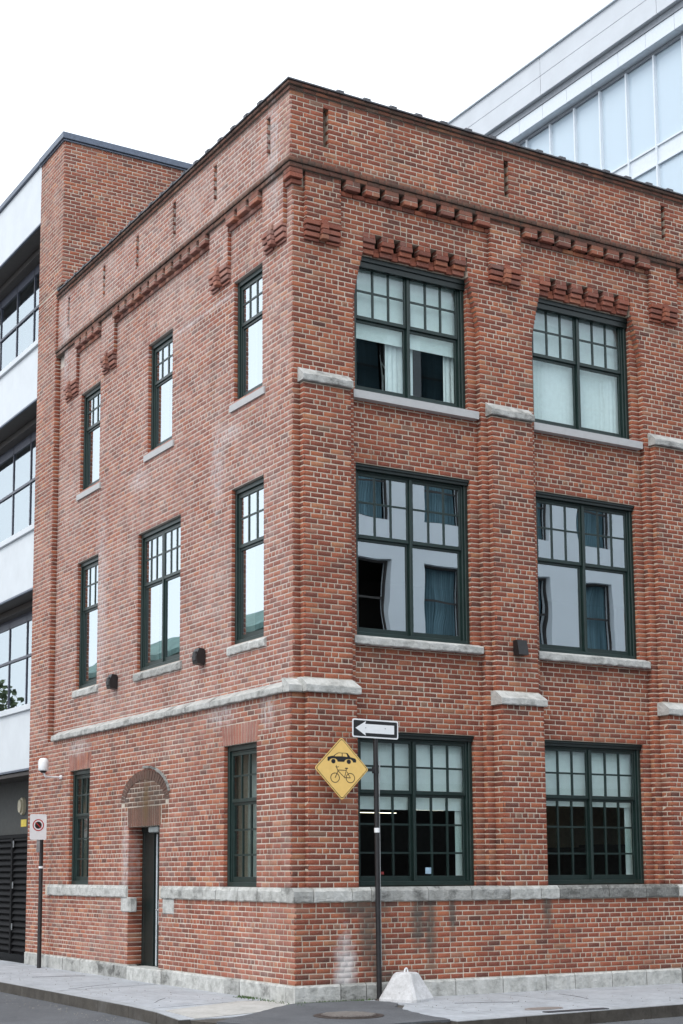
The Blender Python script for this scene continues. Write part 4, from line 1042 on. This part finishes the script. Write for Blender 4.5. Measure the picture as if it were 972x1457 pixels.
for x in (ax0 + .2, ax0 + .5): m.tube((x, SY - .006, cz + .01), (x, SY, cz + .01), .008, n=8)
L(m.build('bolt', STEEL, None))
DC = (.471, 3.000); DY = -.41; hw = .402
def dia(h, r=.03):
    pts = []
    for a0 in (0, 90, 180, 270):
        cx = (h - r * 1.414) * math.cos(math.radians(a0)); cz_ = (h - r * 1.414) * math.sin(math.radians(a0))
        for i in range(6): a = math.radians(a0 - 45 + 90 * i / 5); pts.append((DC[0] + cx + r * math.cos(a), DC[1] + cz_ + r * math.sin(a)))
    return pts
m = MB(); m.prism(dia(hw), 'y', DY, DY + .004, mi=0); m.prism(dia(hw - .016), 'y', DY - .001, DY, mi=1); m.prism(dia(hw - .026), 'y', DY - .002, DY - .001, mi=0)
k = .00155
def q(px, py): return (DC[0] + (px - 320) * k, DC[1] - (py - 580) * .00136)
car = [(183, 475), (214, 466), (240, 462), (268, 440), (286, 431), (360, 431), (378, 436), (402, 470), (450, 482), (459, 498), (456, 518), (428, 519), (424, 505), (408, 492), (385, 488), (362, 492), (348, 504), (342, 516), (280, 516), (276, 502), (262, 490), (240, 486), (218, 490), (204, 502), (200, 512), (184, 510)]
m.prism([q(*p) for p in car], 'y', DY - .0032, DY - .002, mi=1)
for wn in ([(252, 462), (272, 444), (288, 437), (319, 437), (319, 465), (252, 467)], [(327, 437), (358, 437), (366, 444), (374, 468), (327, 465)]): m.prism([q(*p) for p in wn], 'y', DY - .0038, DY - .0032, mi=0)
def ringp(cx, cy, r0, r1, y0, y1, mi):
    c = q(cx, cy); n = 28
    o_ = [(c[0] + r1 * k * math.cos(2 * math.pi * i / n), c[1] + r1 * .00145 * math.sin(2 * math.pi * i / n)) for i in range(n)]
    if r0 == 0: m.prism(o_, 'y', y0, y1, mi=mi); return
    i_ = [(c[0] + r0 * k * math.cos(2 * math.pi * i / n), c[1] + r0 * .00145 * math.sin(2 * math.pi * i / n)) for i in range(n)]
    for i in range(n): j = (i + 1) % n; m.prism([i_[i], i_[j], o_[j], o_[i]], 'y', y0, y1, mi=mi)
for cx in (239, 387): ringp(cx, 513, 0, 20, DY - .0032, DY - .002, 1)
for cx, cy in ((254, 666), (401, 666)): ringp(cx, cy, 38, 44, DY - .0032, DY - .002, 1)
def bar(p0, p1, w=5.5, yo=0):
    a, b = Vector(q(*p0)), Vector(q(*p1)); d = (b - a).normalized(); nn = Vector((-d.y, d.x)) * w * .5 * k
    m.prism([tuple(a + nn), tuple(b + nn), tuple(b - nn), tuple(a - nn)], 'y', DY - .0032 - yo, DY - .002, mi=1)
for i, (a, b, w) in enumerate((((282, 594), (366, 594), 5.5), ((282, 600), (345, 662), 5.5), ((366, 580), (344, 664), 5.5), ((345, 663), (402, 664), 5.5), ((368, 608), (401, 664), 5), ((266, 562), (284, 606), 6), ((282, 606), (254, 666), 6), ((262, 566), (268, 553), 6), ((268, 568), (290, 563), 5), ((350, 575), (378, 575), 8))): bar(a, b, w, i * .00005)
L(m.build('diamond_plate', [YELLOW, SIGNB], None))
m = MB(); m.box(.80, 1.02, -.375, -.355, 2.98, 3.02); m.box(.45, .49, -.405, -.385, 2.75, 3.27); m.box(.47, .82, -.404, -.36, 2.985, 3.015); m.tube((1.02, -.34, 2.96), (1.02, -.34, 3.04), .045, n=12); L(m.build('bracket', BLACK, None))
for o in list(COL.objects):
    pass
# no parking sign post
np_ = empty('no_parking_sign', 'small white no parking sign with red ring on a black post at the left kerbside', 'street sign', (-.30, 8.35, Gz))
def LN(o): o.parent = np_; o.location = (.30, -8.35, -Gz); return o
NX, NY = -.30, 8.35
m = MB(); m.tube((NX, NY, Gz), (NX, NY, 2.42), .038, .034, 12); LN(m.build('post', BLACK, None))
m = MB(); m.tube((NX, NY, 1.78), (NX, NY, 1.815), .041, n=12); LN(m.build('tape_band', WHITES, None))
nx0, nx1, nz0, nz1 = -.55, -.25, 2.27, 2.71
m = MB(); m.prism(rrect(nx0, nx1, nz0, nz1, .03), 'y', NY - .10, NY - .096, mi=0)
c = (-.40, 2.52); n = 28
def rp(r0, r1, y0, mi):
    for i in range(n):
        a, b = 2 * math.pi * i / n, 2 * math.pi * (i + 1) / n
        m.prism([(c[0] + r * math.cos(t), c[1] + r * math.sin(t)) for r, t in ((r0, a), (r0, b), (r1, b), (r1, a))], 'y', y0, y0 + .0015, mi=mi)
rp(.085, .103, NY - .1018, 1)
m.prism([(c[0] + .062 * math.cos(2 * math.pi * i / n), c[1] + .062 * math.sin(2 * math.pi * i / n)) for i in range(n)], 'y', NY - .1018, NY - .1, mi=2)
m.prism(rotx([(c[0] - .07, c[1] - .008), (c[0] + .07, c[1] - .008), (c[0] + .07, c[1] + .008), (c[0] - .07, c[1] + .008)], c, -.785), 'y', NY - .1032, NY - .1018, mi=1)
LN(m.build('sign_plate', [WHITES, RED, SIGNB], None))
m = MB(); m.box(-.415, -.365, NY - .094, NY - .08, 2.05, 2.55); m.box(-.40, -.30, NY - .08, NY - .03, 2.36, 2.40); LN(m.build('bracket', STEEL, None))
# concrete block by the wall
cb = empty('concrete_block', 'pale truncated pyramid concrete block with lifting eye on the pavement by the wall', 'concrete block', (1.31, -.565, Gz))
m = MB(); vs = []; ang = math.radians(28)
for (h, z) in ((.27, 0), (.27, .03), (.125, .31), (.10, .33)):
    for i in range(4):
        for o_ in (-1, 1):
            a = ang + math.pi / 2 * i + o_ * .70; vs.append((h * 1.3 * math.cos(a), h * 1.3 * math.sin(a), z * 1.08))
fs = [list(range(8))[::-1], list(range(24, 32))] + [(l * 8 + i, l * 8 + (i + 1) % 8, (l + 1) * 8 + (i + 1) % 8, (l + 1) * 8 + i) for l in range(3) for i in range(8)]
m.add(vs, fs); m.build('block', BLOCKC, cb)
m = MB()
for i in range(8):
    a, b = math.pi * i / 8, math.pi * (i + 1) / 8; m.tube((-.025 * math.cos(a), 0, .35 + .055 * math.sin(a)), (-.025 * math.cos(b), 0, .35 + .055 * math.sin(b)), .010, n=8)
m.build('lifting_eye', WHITES, cb)
# wall lamps
def wall_lamp(loc, kind, label):
    w = empty('wall_lamp', label, 'wall lamp', loc, 'black lamps on the brick walls'); m = MB()
    if kind == 'F':
        m.prism([(-.005, .11), (-.10, .11), (-.14, -.10), (-.01, -.10)], 'x', -.085, .085); m.build('lamp_body', BLACK, w); m = MB(); m.box(-.06, .06, -.012, 0, -.08, .09); m.build('back_plate', BLACK, w)
    else:
        m.prism([(-.012, .11), (-.10, .12), (-.15, .0), (-.13, -.11), (-.012, -.12)], 'y', -.075, .075); m.box(-.152, -.10, -.05, .05, -.07, .07, b=.01); m.build('lamp_body', BLACK, w); m = MB(); m.box(-.012, .0, -.06, .06, -.09, .09); m.build('back_plate', RUST, w)
wall_lamp((3.565, -.108, 4.80), 'F', 'black wedge wall lamp on the second brick pilaster of the long front')
wall_lamp((-.008, 2.62, 4.78), 'L', 'dark wall lamp between the middle and right first floor side windows')
wall_lamp((-.008, 5.83, 4.77), 'L', 'dark wall lamp between the left and middle first floor side windows')
# security camera on arm
sc = empty('security_camera', 'white dome security camera on a bent arm from the side wall', 'security camera', (-.106, 7.95, 3.34))
m = MB(); m.tube((0, 0, 0), (-.03, 0, 0), .035, n=12); m.tube((-.02, 0, 0), (-.30, -.02, .0), .016, n=10); m.tube((-.30, -.02, 0), (-.34, -.02, .09), .016, n=10); m.build('arm', WHITES, sc)
m = MB(); cx, cy = -.34, -.02; prof = [(.0, .32), (.05, .315), (.078, .29), (.088, .24), (.088, .12), (.08, .10), (.0, .10)]; n = 18; vs = []
for r, z in prof: vs += [(cx + r * math.cos(2 * math.pi * i / n), cy + r * math.sin(2 * math.pi * i / n), z) for i in range(n)]
m.add(vs, [(l * n + i, l * n + (i + 1) % n, (l + 1) * n + (i + 1) % n, (l + 1) * n + i) for l in range(len(prof) - 1) for i in range(n)]); m.build('housing', WHITES, sc, smooth=True)
m = MB(); vs = []; prof = [(.06, .11), (.055, .085), (.035, .065), (.0, .058)]
for r, z in prof: vs += [(cx + r * math.cos(2 * math.pi * i / n), cy + r * math.sin(2 * math.pi * i / n), z) for i in range(n)]
m.add(vs, [(l * n + i, l * n + (i + 1) % n, (l + 1) * n + (i + 1) % n, (l + 1) * n + i) for l in range(len(prof) - 1) for i in range(n)]); m.build('dome_lens', SIGNB, sc, smooth=True)
# thin cracks and grit on the pavement and road edge
def crack(x, y, ang, n, step=.07, w=.004):
    m = MB(); p = Vector((x, y)); a = ang; L_ = []; R_ = []
    for i in range(n + 1):
        d = Vector((math.cos(a), math.sin(a))); q_ = Vector((-d.y, d.x)) * w * (.4 + rnd.random()) * (1 - abs(i / n - .5)); L_.append(p + q_); R_.append(p - q_)
        p = p + d * step; a += rnd.uniform(-.28, .28); a += (ang - a) * .5
    m.prism([tuple(v) for v in L_] + [tuple(v) for v in R_[::-1]], 'z', Gz - .004, Gz + .0045); m.build('crack', bpy.data.materials.get('crack_dirt') or simple('crack_dirt', (.05, .048, .045), .95), pave)
for a in ((-1.6, 3.6, .5, 16), (-1.2, 6.2, -.2, 12), (3.4, -1.6, 1.3, 12), (4.4, -2.2, .2, 14), (1.6, -1.2, -.4, 12), (-1.5, .9, .9, 10)): crack(*a)
m = MB()
for i in range(900):
    if rnd.random() < .5: x = rnd.gauss(-2.25, .18); y = rnd.uniform(-1, 9); z = RZ
    else: x = rnd.uniform(1, 9); y = rnd.gauss(-2.85, .15) - .1; z = RZ
    if rnd.random() < .35:
        x, y, z = (rnd.uniform(-1.7, -.2), rnd.uniform(0, 8), Gz + .002) if rnd.random() < .5 else (rnd.uniform(.8, 8), rnd.uniform(-2.4, -.25), Gz + .002)
    if -2.05 < x < -1.7 and z == RZ: continue
    r_ = rnd.uniform(.003, .011); v = [(x + r_ * math.cos(t), y + r_ * .8 * math.sin(t), z) for t in (0, 1.6, 3.1, 4.7)] + [(x, y, z + r_)]
    m.add(v, [(0, 1, 4), (1, 2, 4), (2, 3, 4), (3, 0, 4), (3, 2, 1, 0)])
tag(m.build('grit', simple('grit_stone', (.2, .19, .17), .9, var=.6, scale=3)), 'scattered grit and tiny litter along the kerbs and pavement', 'grit', kind='stuff')
